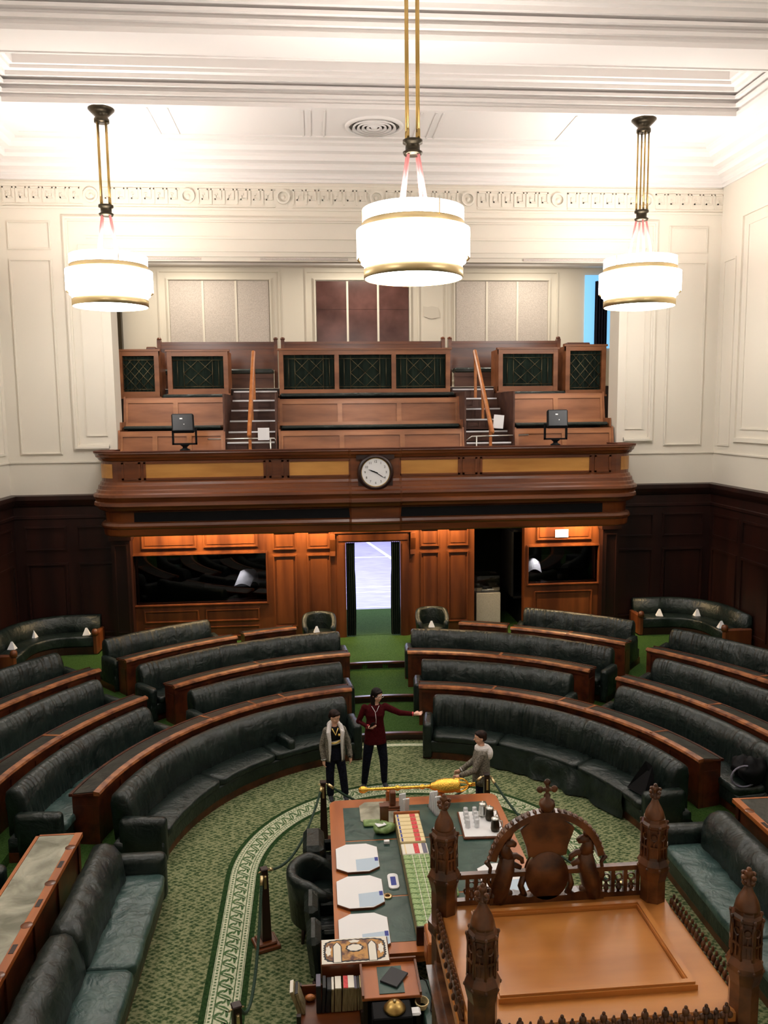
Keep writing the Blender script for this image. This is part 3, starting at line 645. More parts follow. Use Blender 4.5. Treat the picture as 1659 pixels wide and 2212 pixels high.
# lattice screens with dark curtains
def screen(x0, x1, y, z0, z1, bays, lab, style=0, depth=.9):
    t = thing('lattice_screen', lab, 'screen', (0, y, 0))
    g = G(); pw = .12
    g.box(x0, x1, -.03, .09, z1-.15, z1); g.box(x0-.04, x1+.04, -.06, .12, z1-.03, z1+.02); g.box(x0, x1, -.03, .09, z0, z0+.16); g.box(x0-.04, x1+.04, -.05, .1, z0-.02, z0+.03)
    w = (x1-x0)/bays
    for i in range(bays+1):
        xx = min(max(x0+i*w, x0+pw/2), x1-pw/2); g.box(xx-pw/2, xx+pw/2, -.04, .09, z0, z1)
    g.box(x0, x0+.04, .09, depth, z0, z1-.02); g.box(x1-.04, x1, .09, depth, z0, z1-.02)
    obj('frame', g, 'pew', t)
    for i in range(bays):
        a, b = x0+i*w+(pw if i == 0 else pw/2), x0+(i+1)*w-(pw if i == bays-1 else pw/2)
        c0, c1 = z0+.16, z1-.15
        g = G(); n = 40; v = []; f = []
        for k in range(n+1):
            u = k/n; yy = .07+.02*sin(u*PI*16); v += [(a+u*(b-a), yy, c0), (a+u*(b-a), yy, c1)]
        f = [(2*k, 2*k+2, 2*k+3, 2*k+1) for k in range(n)]; g.add(v, f, 0, True); obj('curtain_panel', g, 'greencloth', t, recalc=False)
        g = G(); r = .008
        def bar(p, q): g.tube([(p[0], .03, p[1]), (q[0], .03, q[1])], r, 4)
        bar((a, c1-.1), (b, c1-.1)); bar((a, c0+.06), (b, c0+.06))
        if style == 0:
            l, rr = a+(b-a)*.22, a+(b-a)*.78
            bar((l, c0), (l, c1)); bar((rr, c0), (rr, c1)); bar((a+(b-a)*.1, c0+.1), (a+(b-a)*.1, c1-.1)); bar((a+(b-a)*.9, c0+.1), (a+(b-a)*.9, c1-.1))
        else: l, rr = a, b
        h = c1-.1-(c0+.06); z0_ = c0+.06; m_ = (l+rr)/2
        if style:
            for q in range(-2, 4):
                for sg in (1, -1):                # parallel diagonals clipped to the opening
                    zz0 = z0_+q*h/3; xa, xb = l, rr; za, zb_ = (zz0, zz0+(rr-l)*1.15) if sg > 0 else (zz0+(rr-l)*1.15, zz0)
                    t0, t1 = 0, 1
                    for lim in (z0_, z0_+h):
                        tt = (lim-za)/(zb_-za)
                        if (lim == z0_) == (zb_ > za): t0 = max(t0, tt)
                        else: t1 = min(t1, tt)
                    if t1 > t0+.05: bar((xa+(xb-xa)*t0, za+(zb_-za)*t0), (xa+(xb-xa)*t1, za+(zb_-za)*t1))
            obj('lattice', g, 'lattice', t); continue
        for q in (0, 1):
            zc = z0_+h*q/2
            if h/2 > 0:
                bar((l, zc), (rr if style else m_, zc+h/2) if style else (m_, zc+h/2)); bar((m_, zc), (rr, zc+h/2)); bar((m_, zc), (l, zc+h/2)); bar((rr, zc), (m_, zc+h/2))
        obj('lattice', g, 'lattice', t)
    return t
screen(-.9, 3.71, 22.2, 6.58, 7.8, 3, 'wide three-bay wooden lattice screen with dark green curtains, middle of the gallery')
screen(-3.82, -2.24, 22.2, 6.62, 7.78, 1, 'single wooden lattice screen left of the left gallery stair')
screen(5.04, 6.69, 22.2, 6.62, 7.8, 1, 'single wooden lattice screen right of the right gallery stair')
screen(-5.05, -4.0, 22.0, 6.55, 7.78, 1, 'narrow diagonal lattice screen at the far left end of the gallery', 1)
screen(6.85, 7.97, 22.0, 6.5, 7.86, 1, 'narrow diagonal lattice screen at the far right end of the gallery', 1)
for a, b, lab in ((6.95, 7.6, 'flat dark wooden box lying on the far right screen'), (-4.35, -4.1, 'small dark box on the far left screen')):
    g = G(); g.bbox(a, b, 22.2, 22.6, 7.86 if a > 0 else 7.8, 7.95 if a > 0 else 7.88, .02); tag(obj('wooden_box', g, 'rail'), lab, 'box')
for a, b, lab in ((-3.8, -2.25, 'pale polished kick board below the left lattice screen'), (5.06, 6.67, 'pale polished kick board below the right lattice screen')):
    g = G(); g.box(a, b, 22.05, 22.12, 6.5, 6.62)
    tag(obj('kick_board', g, 'pew'), lab, 'board')
# stairs
for k, (x0, x1, zz, lab) in enumerate(((-2.17, -.95, [5.42, 5.67, 5.94, 6.21, 6.47, 6.72], 'left'), (3.8, 5.0, [5.33, 5.61, 5.91, 6.19, 6.47, 6.73], 'right'))):
    st = thing('gallery_stair', 'dark %s gallery stair with white edged treads' % lab, 'stair', (0, 0, 0))
    g = G(); g2 = G()
    for i, z in enumerate(zz):
        y = 20.4+.42*i; g.box(x0, x1, y, 22.9, z-.27, z-.01); g2.box(x0+.03, x1-.03, y-.03, y+.04, z-.04, z)
        wall_frame(g, x0+.2, (x0+x1)/2-.08, z-.2, z-.06, y, .02, .012); wall_frame(g, (x0+x1)/2+.08, x1-.2, z-.2, z-.06, y, .02, .012)
    g.box(x0-.04, x0, 20.3, 22.9, 4.9, 6.6); g.box(x1, x1+.04, 20.3, 22.9, 4.9, 6.6)
    obj('steps', g, 'pew_dark', st); obj('nosing', g2, 'whitetrim', st)
    xr = -1.58 if k == 0 else 4.43
    hr = thing('handrail', 'sloping orange-brown wooden handrail in the middle of the %s gallery stair' % lab, 'handrail', (xr, 0, 0))
    g = G(); g.bbox(-.05, .05, -.06, .06, -1.6, 1.6, .03, xf=T(0, 21.27, 6.66) @ rot(x=-math.atan2(2.25, 2.14)))
    obj('rail', g, 'orange', hr)
    for y, z0, z1 in ((22.3, 6.4, 7.62), (21.3, 5.8, 6.68), (20.35, 5.0, 5.75)):
        g = G(); g.box(-.035, .035, y-.035, y+.035, z0, z1); obj('post', g, 'orange', hr)
    g = G(); yb = YB+.12
    xa, xb = (-2.6, -.98) if k == 0 else (3.95, 5.4)
    g.tube([(xa, yb, 5.5), (xb, yb, 5.5), (xb+.04, yb, 5.44), (xb+.04, yb, 4.9)] if k == 0 else [(xa-.15, yb, 5.38), (xa, yb, 5.48), (xb, yb, 5.5)], .018, 8)
    for xx in ((xb-.1,) if k == 0 else (xa+.12, xb-.28)): g.tube([(xx, yb, 5.5), (xx, yb, 4.9)], .018, 8)
    tag(obj('metal_rail', g, 'steel'), 'thin pale metal rail across the foot of the %s gallery stair' % lab, 'rail')
g = G(); g.box(-1.38, -1.10, YB+.08, YB+.10, 5.46, 5.76); tag(obj('notice', g, 'white'), 'white notice sheet on the metal rail of the left stair', 'notice')
g = G(); g.box(-.13, .13, 0, .02, -.17, .17, xf=T(4.65, YB+.2, 5.84) @ rot(y=.1)); tag(obj('notice', g, 'white'), 'white notice sheet tilted beside the right stair handrail', 'notice')
# monitors on the rail
for k, (x, lab, sh) in enumerate(((-2.96, 'black screen in a square bracket standing on the left half of the gallery rail', -.05), (5.72, 'black screen in a square bracket standing on the right half of the gallery rail', .07))):
    t = thing('monitor', lab, 'monitor', (x, 19.05, 5.285))
    g = G()
    for a, b, z0, z1 in ((-.28, -.24, .13, .52), (.24, .28, .13, .52), (-.28, .28, .13, .17)): g.box(a, b, -.03, .03, z0, z1)
    obj('bracket', g, 'black', t)
    g = G(); g.lathe([(.12, 0), (.12, .02), (.06, .05), (.05, .08), (.11, .13), (.11, .14)], seg=16); obj('base', g, 'black', t)
    g = G(); X = T(sh*.5, .0, .62) @ Matrix(((1, 0, sh*2, 0), (0, 1, 0, 0), (0, 0, 1, 0), (0, 0, 0, 1))) @ rot(x=-.5)
    g.bbox(-.25, .25, -.05, .05, -.24, .24, .03, 0, X)
    for i in range(5): g.box(-.2, .2, .05, .075, -.18+.08*i, -.15+.08*i, 0, X)
    hs_ = obj('housing', g, 'black', t)
    g = G(); g.box(-.22, .22, -.053, -.05, -.2, .2, 0, X)
    g.box(-.06, .0, -.056, -.053, .08, .11, 1, X); g.box(0.02, .04, -.056, -.053, -.06, -.04, 1, X)
    obj('screen_face', g, ['blackgloss', 'white'], hs_)
# strip lamps hidden behind the fascia, washing the panelled wall
def area(name, loc, rotv, sx, sy, power, col, parent=None):
    l = bpy.data.lights.new(name, 'AREA'); l.shape = 'RECTANGLE'; l.size = sx; l.size_y = sy; l.energy = power; l.color = col
    o = bpy.data.objects.new(name, l); COL.objects.link(o); o.location = loc; o.rotation_euler = rotv
    if parent: o.parent = parent
    return o
WARM = (1, .70, .36)
for x, wd, pw in ((-2.6, 3.2, 170), (.0, 1.4, 80), (3.1, 1.5, 95), (6.3, 1.6, 140)): area('strip_lamp', (x, 19.75, 3.58), (rad(28), 0, 0), wd, .06, pw, WARM)
area('hall_lamp', (1.4, 30, 4.15), (0, 0, 0), 5, 14, 1050, (.68, .74, 1))
for x in (-3.5, 1.45, 6.4): area('gallery_lamp', (x, 23.4, 10.55), (0, 0, 0), 1.2, .6, 110, (1, .9, .75))
def spot(loc, tgt, power, size, col, blend=.5):
    l = bpy.data.lights.new('spotlight', 'SPOT'); l.energy = power; l.spot_size = rad(size); l.spot_blend = blend; l.color = col; l.shadow_soft_size = .05
    o = bpy.data.objects.new('spotlight', l); COL.objects.link(o); o.location = loc
    o.rotation_euler = (Vector(tgt)-Vector(loc)).to_track_quat('-Z', 'Y').to_euler()
for x, tz, pw in ((-3.6, 6.5, 120), (1.3, 5.5, 260), (6.0, 6.4, 160)): spot((x, 18.4, 9.6), (x, 20.9, tz), pw, 30, (1, .85, .62), .9)

# ------------------------------------------------------------------ chandeliers
def chandelier(label, x, y, zc, tilt, zceil, nrod=4):
    """zc: bottom of the shade; zceil: where the stem meets the ceiling"""
    t = thing('chandelier', label, 'chandelier', (x, y, zc), 0, 'opal glass chandeliers')
    R = .86
    def ring(nm, prof, mat, seg=64):
        g = G(); g.lathe(prof, seg=seg, caps=False); return obj(nm, g, mat, t)
    ring('upper_drum', [(R*.895, .86), (R*.895, 1.06), (R*.88, 1.06)], 'shade')
    ring('upper_band', [(R*.90, .79), (R*.90, .87), (R*.86, .87), (R*.86, .79)], 'brass')
    ring('wide_drum', [(R*.86, .79), (R, .76), (R, .36), (R*.985, .34), (R*.93, .34)], 'shade')
    ring('lower_drum', [(R*.93, .34), (R*.93, .28), (R*.87, .25), (R*.87, .20)], 'shade')
    ring('drum_edge', [(R*.995, .335), (R*.93, .335), (R*.93, .35)], 'brass_dark')
    ring('lower_band', [(R*.86, .05), (R*.88, .06), (R*.88, .19), (R*.86, .2)], 'brass')
    ring('bottom_plate', [(.0001, .0), (R*.5, .01), (R*.84, .05), (R*.86, .06)], 'shade_bot')
    ring('lamp_well', [(R*.88, 1.04), (R*.7, .97), (.0001, .95)], 'shade_top')
    for a in (0.35+PI, 2.45+PI, 4.54+PI):
        g = G(); g.box(-.008, .008, R*.893, R*.905, .86, 1.06, xf=Matrix.Rotation(a, 4, 'Z')); obj('seam', g, 'brass_dark', t)
    zh = 1.95
    g = G(); g.lathe([(.07, -.1), (.13, -.09), (.15, -.05), (.11, -.03), (.11, .06), (.15, .08), (.15, .12), (.08, .13)], (0, 0, zh), 20); obj('collar', g, 'bronze', t)
    for i in range(4):
        a = PI/4+i*PI/2; c, s_ = cos(a), sin(a)
        g = G(); g.tube([(c*.11, s_*.11, zh-.1), (c*.27, s_*.27, .98)], [.022, .028], 8); obj('glass_arm', g, 'pink', t)
        g = G(); g.tube([(c*.115, s_*.115, zh+.12), (c*.115, s_*.115, zh+.26)], .022, 8); g.tube([(c*.115, s_*.115, zh+.2), (c*.115, s_*.115, zceil-zc-.2)], .017, 8); obj('rod', g, 'brass_dark', t)
    g = G(); g.lathe([(.15, -.26), (.15, -.2), (.12, -.16), (.2, -.08), (.26, -.02), (.26, 0)], (0, 0, zceil-zc), 20); obj('ceiling_rose', g, 'bronze', t)
    t.rotation_euler = (0, 0, tilt)
    return t
chandelier('large opal glass chandelier hanging nearest, in front of the gallery clock axis', 1.56, 12.7, 8.07, 0.04, ZR)
c = chandelier('opal glass chandelier hanging at the left, above the left end of the gallery', -4.12, 17.6, 8.27, .12, ZS)
dup(c, (7.1, 17.6, 8.27), .7, 'opal glass chandelier hanging at the right, before the bare cream wall')
dup(c, (-4.12, 7.6, 8.27), .12, 'unseen opal glass chandelier of the same pattern, added to light the near left benches'); dup(c, (7.1, 7.6, 8.27), .12, 'unseen opal glass chandelier of the same pattern, added to light the near right benches')  # extra pair out of view, added to light the near benches
# ------------------------------------------------------------------ curved benches and desks
def crease(p, amp, sc=3.0):
    q = Vector(p)*sc
    return amp*(noise.noise(q)+.5*noise.noise(q*2.3))
def arc_solid(g, prof, a0, a1, R, n, m=0, smooth=True, wr=0, zb=0, round_ends=0.0, seed=0, folds=0):
    """closed profile (u along the radius from R, z) swept between two angles; optional soft ends and creases"""
    path = arc(a0, a1, R, n); k = len(prof); v = []; f = []
    cu = sum(p[0] for p in prof)/k; cz = sum(p[1] for p in prof)/k
    rings = []
    for i, (p, o) in enumerate(path):
        sc = 1.0
        if round_ends:
            e = min(i, n-i)/n
            if e < round_ends: sc = .80+.20*math.sqrt(max(0, 1-(1-e/round_ends)**2))
        ring = []
        for u, z in prof:
            uu, zz = cu+(u-cu)*sc, cz+(z-cz)*(sc if z > cz else 1)
            x, y = p[0]+o[0]*uu, p[1]+o[1]*uu; zz += zb
            if wr:
                d = crease((x+seed, y, zz*1.3), wr)
                if folds: d += folds*(abs(noise.noise(Vector((i*.55+seed, zz*1.2, 0))))-.25)*(1 if u < cu else .3)
                x -= o[0]*d; y -= o[1]*d; zz += d*.6
            ring.append((x, y, zz))
        rings.append(ring); v += ring
    for i in range(n):
        for j in range(k):
            jj = (j+1) % k; f.append((i*k+j, (i+1)*k+j, (i+1)*k+jj, i*k+jj))
    f.append(tuple(range(k))); f.append(tuple(n*k+j for j in range(k-1, -1, -1)))
    g.add(v, f, m, smooth)
def rounded(u0, u1, z0, z1, r, n=4):
    pts = []
    for cx, cz, s in ((u0+r, z0+r, PI), (u1-r, z0+r, 1.5*PI), (u1-r, z1-r, 0), (u0+r, z1-r, PI/2)):
        for i in range(n+1): a = s+PI/2*i/n; pts.append((cx+r*cos(a), cz+r*sin(a)))
    return pts
BACK = [(.46, .36), (.44, .46), (.45, .60), (.47, .74), (.50, .85), (.56, .935), (.63, .965), (.71, .955), (.77, .91), (.79, .82), (.77, .5), (.76, .3), (.5, .3)]
def bench(Rf, zb, a0, a1, segs, lab, arms=('l', 'r'), mids=(), mat='leather', cmat=None, folds=.035):
    """Rf: horseshoe of the seat front; a0 < a1 in degrees; arms l = at a0, r = at a1"""
    t = thing('curved_bench', lab, 'bench', (0, 0, 0), 0, 'curved green leather benches of the horseshoe')
    span = a1-a0; arcn = max(8, int(span*Rf/10)); dA = rad(1)*Rf
    wa = .17/Rf*180/PI
    b0 = a0+(wa if 'l' in arms else 0); b1 = a1-(wa if 'r' in arms else 0)
    g = G(); arc_solid(g, [(.04, .0), (.04, .14), (.72, .14), (.72, .0)], a0, a1, Rf, arcn, 0, False, zb=zb); obj('plinth', g, 'desk', t)
    g = G(); arc_solid(g, rounded(.0, .7, .13, .34, .03), a0+.1, a1-.1, Rf, arcn, 0, True, .008, zb); obj('seat_base', g, mat, t)
    cut = [b0+(b1-b0)*s for s in segs]
    for i in range(len(cut)-1):
        g = G(); c0, c1 = cut[i]+.12, cut[i+1]-.12; n = max(6, int((c1-c0)*Rf/4))
        arc_solid(g, rounded(-.03, .5, .33, .455, .045), c0, c1, Rf, n, 0, True, .010, zb, .05, i*7.3)
        obj('seat_cushion', g, cmat or mat, t)
    g = G(); arc_solid(g, BACK, b0-.3, b1+.3, Rf, max(16, int(span*Rf/1.2)), 0, True, .02, zb, .02, Rf, folds); obj('backrest', g, mat, t)
    def arm(c, h, u0, u1, w):
        g = G(); pts = rounded(u0, u1, .02 if h > .6 else .3, h, .06)
        arc_solid(g, pts, c-w/2, c+w/2, Rf, 5, 0, True, .006, zb, .3); return obj('armrest', g, mat, t)
    if 'l' in arms: arm(a0+wa/2, .66, -.02, .62, wa)
    if 'r' in arms: arm(a1-wa/2, .66, -.02, .62, wa)
    for c in mids: arm(c, .60, .0, .52, wa*.8)
    return t
def desk(R, zb, a0, a1, cuts, lab, inlay='inlay', depth=.44, zt=.92):
    t = thing('curved_desk', lab, 'desk', (0, 0, 0), 0, 'curved wooden desks of the horseshoe')
    n = max(8, int((a1-a0)*R/9))
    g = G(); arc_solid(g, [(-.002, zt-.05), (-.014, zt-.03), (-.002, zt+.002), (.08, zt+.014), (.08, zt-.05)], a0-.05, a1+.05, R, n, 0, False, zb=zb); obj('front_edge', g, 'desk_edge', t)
    g = G(); arc_solid(g, [(0, zt-.045), (0, zt-.03), (0, zt), (.085, zt+.011), (.085, zt-.01), (depth-.05, zt-.05), (depth-.05, zt-.03), (depth, zt-.035), (depth, zt-.075)], a0, a1, R, n, 0, False, zb=zb); obj('desk_top', g, 'desk', t)
    cs = [a0]+[a0+(a1-a0)*c for c in cuts]+[a1]
    for i in range(len(cs)-1):
        g = G(); arc_solid(g, [(.09, zt-.01), (.09, zt+.004), (depth-.055, zt-.036), (depth-.055, zt-.05)], cs[i]+.25, cs[i+1]-.25, R, max(4, n//2), 0, False, zb=zb); obj('leather_inlay', g, inlay, t)
        if i:
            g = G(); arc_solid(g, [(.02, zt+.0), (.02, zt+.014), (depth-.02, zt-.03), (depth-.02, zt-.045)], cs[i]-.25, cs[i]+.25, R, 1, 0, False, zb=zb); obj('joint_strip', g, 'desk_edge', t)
    g = G(); arc_solid(g, [(.04, 0), (.04, zt-.04), (.07, zt-.04), (.07, 0)], a0+.3, a1-.3, R, n, 0, False, zb=zb)
    for i in range(int((a1-a0)*R/45)+2):
        c = a0+.4+(a1-a0-.8)*i/(int((a1-a0)*R/45)+1); arc_solid(g, [(.02, 0), (.02, zt-.05), (.05, zt-.05), (.05, 0)], c-.35, c+.35, R, 1, 0, False, zb=zb)
    arc_solid(g, [(.02, zt-.12), (.02, zt-.05), (.05, zt-.05), (.05, zt-.12)], a0+.3, a1-.3, R, n, 0, False, zb=zb)
    obj('front_panel', g, 'desk', t)
    for c in (a0+.45, a1-.45):
        g = G(); arc_solid(g, [(.03, 0), (.03, zt-.05), (depth-.04, zt-.08), (depth-.04, 0)], c-.28, c+.28, R, 1, 0, False, zb=zb)
        arc_solid(g, [(.1, .1), (.1, zt-.2), (depth-.1, zt-.2), (depth-.1, .1)], c-.34, c+.34, R, 1, 0, False, zb=zb); obj('end_panel', g, 'desk', t)
    return t
# row one, on the floor
bench(3.50, 0, -84.5, -8.8, (0, .38, .66, 1), 'front row curved green bench left of the aisle, behind the boy in the open jacket', mids=(-30,))
bench(3.42, 0, 8.8, 84.0, (0, .28, .64, 1), 'front row curved green bench right of the aisle, with a heavily creased back', folds=.10)
desk(4.62, .0, -80.5, -8.3, (.52, .68, .78), 'longest curved desk left of the aisle, directly behind the front bench', 'inlay')
desk(4.62, .0, 7.6, 79, (.24, .46, .56, .80), 'longest curved desk right of the aisle, directly behind the creased front bench', 'inlay')
bt = bpy.data.objects['curved_bench.001']
def cover(a0, a1, R, parent):                 # loose leather skirt hanging over the front of the seat
    pth = arc(a0, a1, R, 60); v = []; f = []; K = 9
    for i, (p, o) in enumerate(pth):
        u = i/60; env = sin(PI*u)**.5
        for j in range(K+1):
            t_ = j/K; z = .40-.375*t_; out = .04+(.10+.16*noise.noise(Vector((u*9, 0, 1))))*t_*env+.03*noise.noise(Vector((u*14, t_*2, 0)))
            v.append((p[0]-o[0]*out, p[1]-o[1]*out, z))
    f = [(i*(K+1)+j, (i+1)*(K+1)+j, (i+1)*(K+1)+j+1, i*(K+1)+j+1) for i in range(60) for j in range(K)]
    n_ = len(v); v2 = [(x+.006, y+.010, z) for x, y, z in v]; f2 = [tuple(n_+k for k in reversed(q)) for q in f]
    g = G(); g.add(v+v2, f+f2, 0, True); obj('hanging_cover', g, 'leather', parent, recalc=False)
cover(27, 74, 3.42, bt)
g = G(); g.add([(-.16, 0, 0), (.18, .02, 0), (.20, .22, .05), (-.12, .2, .05), (.02, .18, .46), (.10, .24, .40)], [(0, 3, 2, 1), (0, 1, 5, 4), (1, 2, 5), (3, 0, 4), (2, 3, 4, 5)])  # black wedge-shaped solid on the bench seat
o = tag(obj('dark_wedge', g, 'black', loc=(4.62, 11.15, .47)), 'black pointed wedge leaning at the near end of the creased front right bench', 'cloth'); o.rotation_euler = (0, 0, -1.25)
# row two
bench(5.08, .15, -42.0, -6.6, (0, .5, 1), 'second row green bench left of the aisle, between two curved desks', mids=(-22, ))
bench(5.08, .15, 6.4, 40.6, (0, .5, 1), 'second row green bench right of the aisle, between two curved desks', mids=())
bench(5.08, .15, -86, -48.2, (0, .36, .7, 1), 'second row green bench beyond the left side gangway, with a seat in lit tone', cmat='leather_lit')
bench(5.08, .15, 47.0, 84, (0, .5, 1), 'second row green bench beyond the right side gangway, a dark bag on it', arms=('l',))
desk(6.36, .15, -40.3, -5.6, (.5,), 'second curved desk left of the aisle, ending at the left side gangway')
desk(6.36, .15, 5.4, 40.2, (.5,), 'second curved desk right of the aisle, ending at the right side gangway')
desk(6.30, .15, -84, -46.4, (.5,), 'curved desk beyond the left side gangway with its corner facing the gangway, nearer of two')
desk(6.30, .15, 45.8, 82, (.5,), 'curved desk beyond the right side gangway, nearer of two')
# row three
bench(6.88, .30, -42.5, -5.0, (0, .5, 1), 'third row green bench left of the aisle, in front of the left tub chair', mids=(-22,))
bench(6.88, .30, 5.0, 42.0, (0, .5, 1), 'third row green bench right of the aisle, in front of the right tub chair')
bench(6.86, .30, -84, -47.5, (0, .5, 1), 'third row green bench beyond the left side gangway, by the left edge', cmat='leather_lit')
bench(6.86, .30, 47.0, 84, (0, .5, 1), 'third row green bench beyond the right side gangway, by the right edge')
desk(8.22, .45, -21.0, -12.5, (), 'short curved desk left of the aisle beside the left tub chair', zt=.78)
desk(8.22, .30, -40.6, -22.2, (), 'third curved desk left of the aisle, before the short top bench', zt=.9)
desk(8.22, .45, 14.0, 21.8, (), 'short curved desk right of the aisle, in front of the display case', zt=.78)
desk(8.22, .30, 22.4, 41, (.5,), 'third curved desk right of the aisle, before the top bench', zt=.9)
desk(8.10, .30, -80, -45.4, (.5,), 'farther curved desk beyond the left side gangway')
desk(8.10, .30, 44.8, 80, (.5,), 'farther curved desk beyond the right side gangway')
# row four
bench(8.66, .45, -41, -23.6, (0, 1), 'short top row green bench below the wide dark window')
bench(8.74, .45, 22.5, 40.5, (0, 1), 'top row green bench below the small dark window')
bench(8.66, .45, -70, -46, (0, .5, 1), 'top row green bench by the left wall, in front of the left corner sofa')
bench(8.66, .45, 44.5, 70, (0, .5, 1), 'top row green bench by the right wall, in front of the right corner sofa')

# straight side benches and desks down the room
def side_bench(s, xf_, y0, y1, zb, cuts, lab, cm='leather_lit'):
    """s = -1 left side (backrest towards -x), +1 right; xf_: x of the seat front; y1 > y0"""
    t = thing('side_bench', lab, 'bench', (0, 0, 0), 0, 'straight leather side benches')
    def X(u): return xf_+s*u
    def sw(g, prof, ya, yb, n, wr=0, ends=0, seed=0, sm=True, fold=0):
        v = []; f = []; k = len(prof); cu = sum(p[0] for p in prof)/k; cz = sum(p[1] for p in prof)/k
        for i in range(n+1):
            y = ya+(yb-ya)*i/n; sc = 1; e = min(i, n-i)/n
            if ends and e < ends: sc = .78+.22*math.sqrt(max(0, 1-(1-e/ends)**2))
            for u, z in prof:
                uu, zz = cu+(u-cu)*sc, cz+(z-cz)*(sc if z > cz else 1); d = crease((uu+seed, y*1.6, zz), wr, 3.4) if wr else 0
                if fold: d += fold*(abs(noise.noise(Vector((seed+y*3.2-uu*2, uu*2.5, 0))))-.25)
                v.append((X(uu-d), y, zz+d*.7+zb))
        for i in range(n):
            for j in range(k): jj = (j+1) % k; f.append((i*k+j, (i+1)*k+j, (i+1)*k+jj, i*k+jj))
        f.append(tuple(range(k))); f.append(tuple(n*k+j for j in range(k-1, -1, -1))); g.add(v, f, 0, sm)
    g = G(); sw(g, [(.04, 0), (.04, .14), (.8, .14), (.8, 0)], y0, y1, 2, sm=False); obj('plinth', g, 'desk', t)
    g = G(); sw(g, rounded(.0, .78, .13, .34, .03), y0, y1, 10, .008); obj('seat_base', g, 'leather', t)
    for i in range(len(cuts)-1):
        g = G(); sw(g, rounded(-.03, .54, .33, .47, .05), cuts[i]+.01, cuts[i+1]-.01, 40, .010, .04, i*5.1, True, .035 if i == len(cuts)-2 else 0); obj('seat_cushion', g, cm, t)
        g = G(); sw(g, [(.50, .36), (.44, .46), (.44, .62), (.48, .78), (.56, .90), (.66, .945), (.78, .93), (.84, .84), (.84, .4), (.6, .34)], cuts[i]+.005, cuts[i+1]-.005, 34, .03, .10, i*3.7+2); obj('backrest', g, 'leather', t)
    g = G(); sw(g, rounded(-.02, .66, .05, .66, .08), y1-.02, y1+.2, 6, .006, .4); obj('armrest', g, 'leather', t)
    return t
side_bench(-1, -1.98, 3.0, 9.72, 0, (3.0, 5.6, 7.95, 9.70), 'straight green side bench in the near left corner, with two seat cushions in view')
side_bench(1, 4.46, 3.0, 9.72, 0, (3.0, 5.6, 7.75, 9.70), 'straight green side bench in the near right corner, beyond the carved chair canopy')
def side_desk(s, x0, y0, y1, lab, mat):
    t = thing('side_desk', lab, 'desk', (0, 0, 0), 0, 'straight side desks')
    def B(g, u0, u1, ya, yb, z0, z1, m=0): g.box(min(x0+s*u0, x0+s*u1), max(x0+s*u0, x0+s*u1), ya, yb, z0, z1, m)
    g = G(); B(g, 0, .56, y0, y1, .86, .90); B(g, .0, .09, y0, y1, .90, .915); B(g, .52, .56, y0, y1, .90, .912); B(g, 0, .56, y1-.03, y1, .90, .912)
    obj('desk_top', g, 'tablewood', t)
    g = G()                                    # inlaid leather, and small wells in the front rail
    B(g, .095, .515, y0, y1-.035, .898, .908); obj('leather_inlay', g, mat, t)
    k = 0; y = y1-.35
    while y > y0:
        g = G()
        if k % 2: B(g, .025, .075, y-.07, y+.07, .913, .918)
        else: g.lathe([(.0001, .004), (.05, .004), (.06, 0)], (x0+s*.05, y, .915), 14, xf=None, caps=False)
        o = obj('ink_well', g, 'mahog' if k % 2 else 'rail', t); y -= .38; k += 1
    g = G(); B(g, .04, .08, y0, y1-.06, 0, .86); B(g, .04, .5, y1-.10, y1-.05, 0, .86)
    for i in range(9): yy = y1-.1-i*.8; B(g, .02, .05, yy-.04, yy+.04, 0, .86)
    obj('front_panel', g, 'desk', t)
    return t
side_desk(-1, -3.0, 3.0, 9.95, 'straight side desk with worn pale leather top, near left corner', 'inlay_pale')
side_desk(1, 5.48, 3.0, 9.95, 'straight side desk with dark leather top, near right corner', 'inlay')
side_bench(-1, -3.78, 3.0, 9.35, .15, (3.0, 6.2, 9.33), 'second straight side bench, just showing at the left edge behind the pale desk', 'leather')

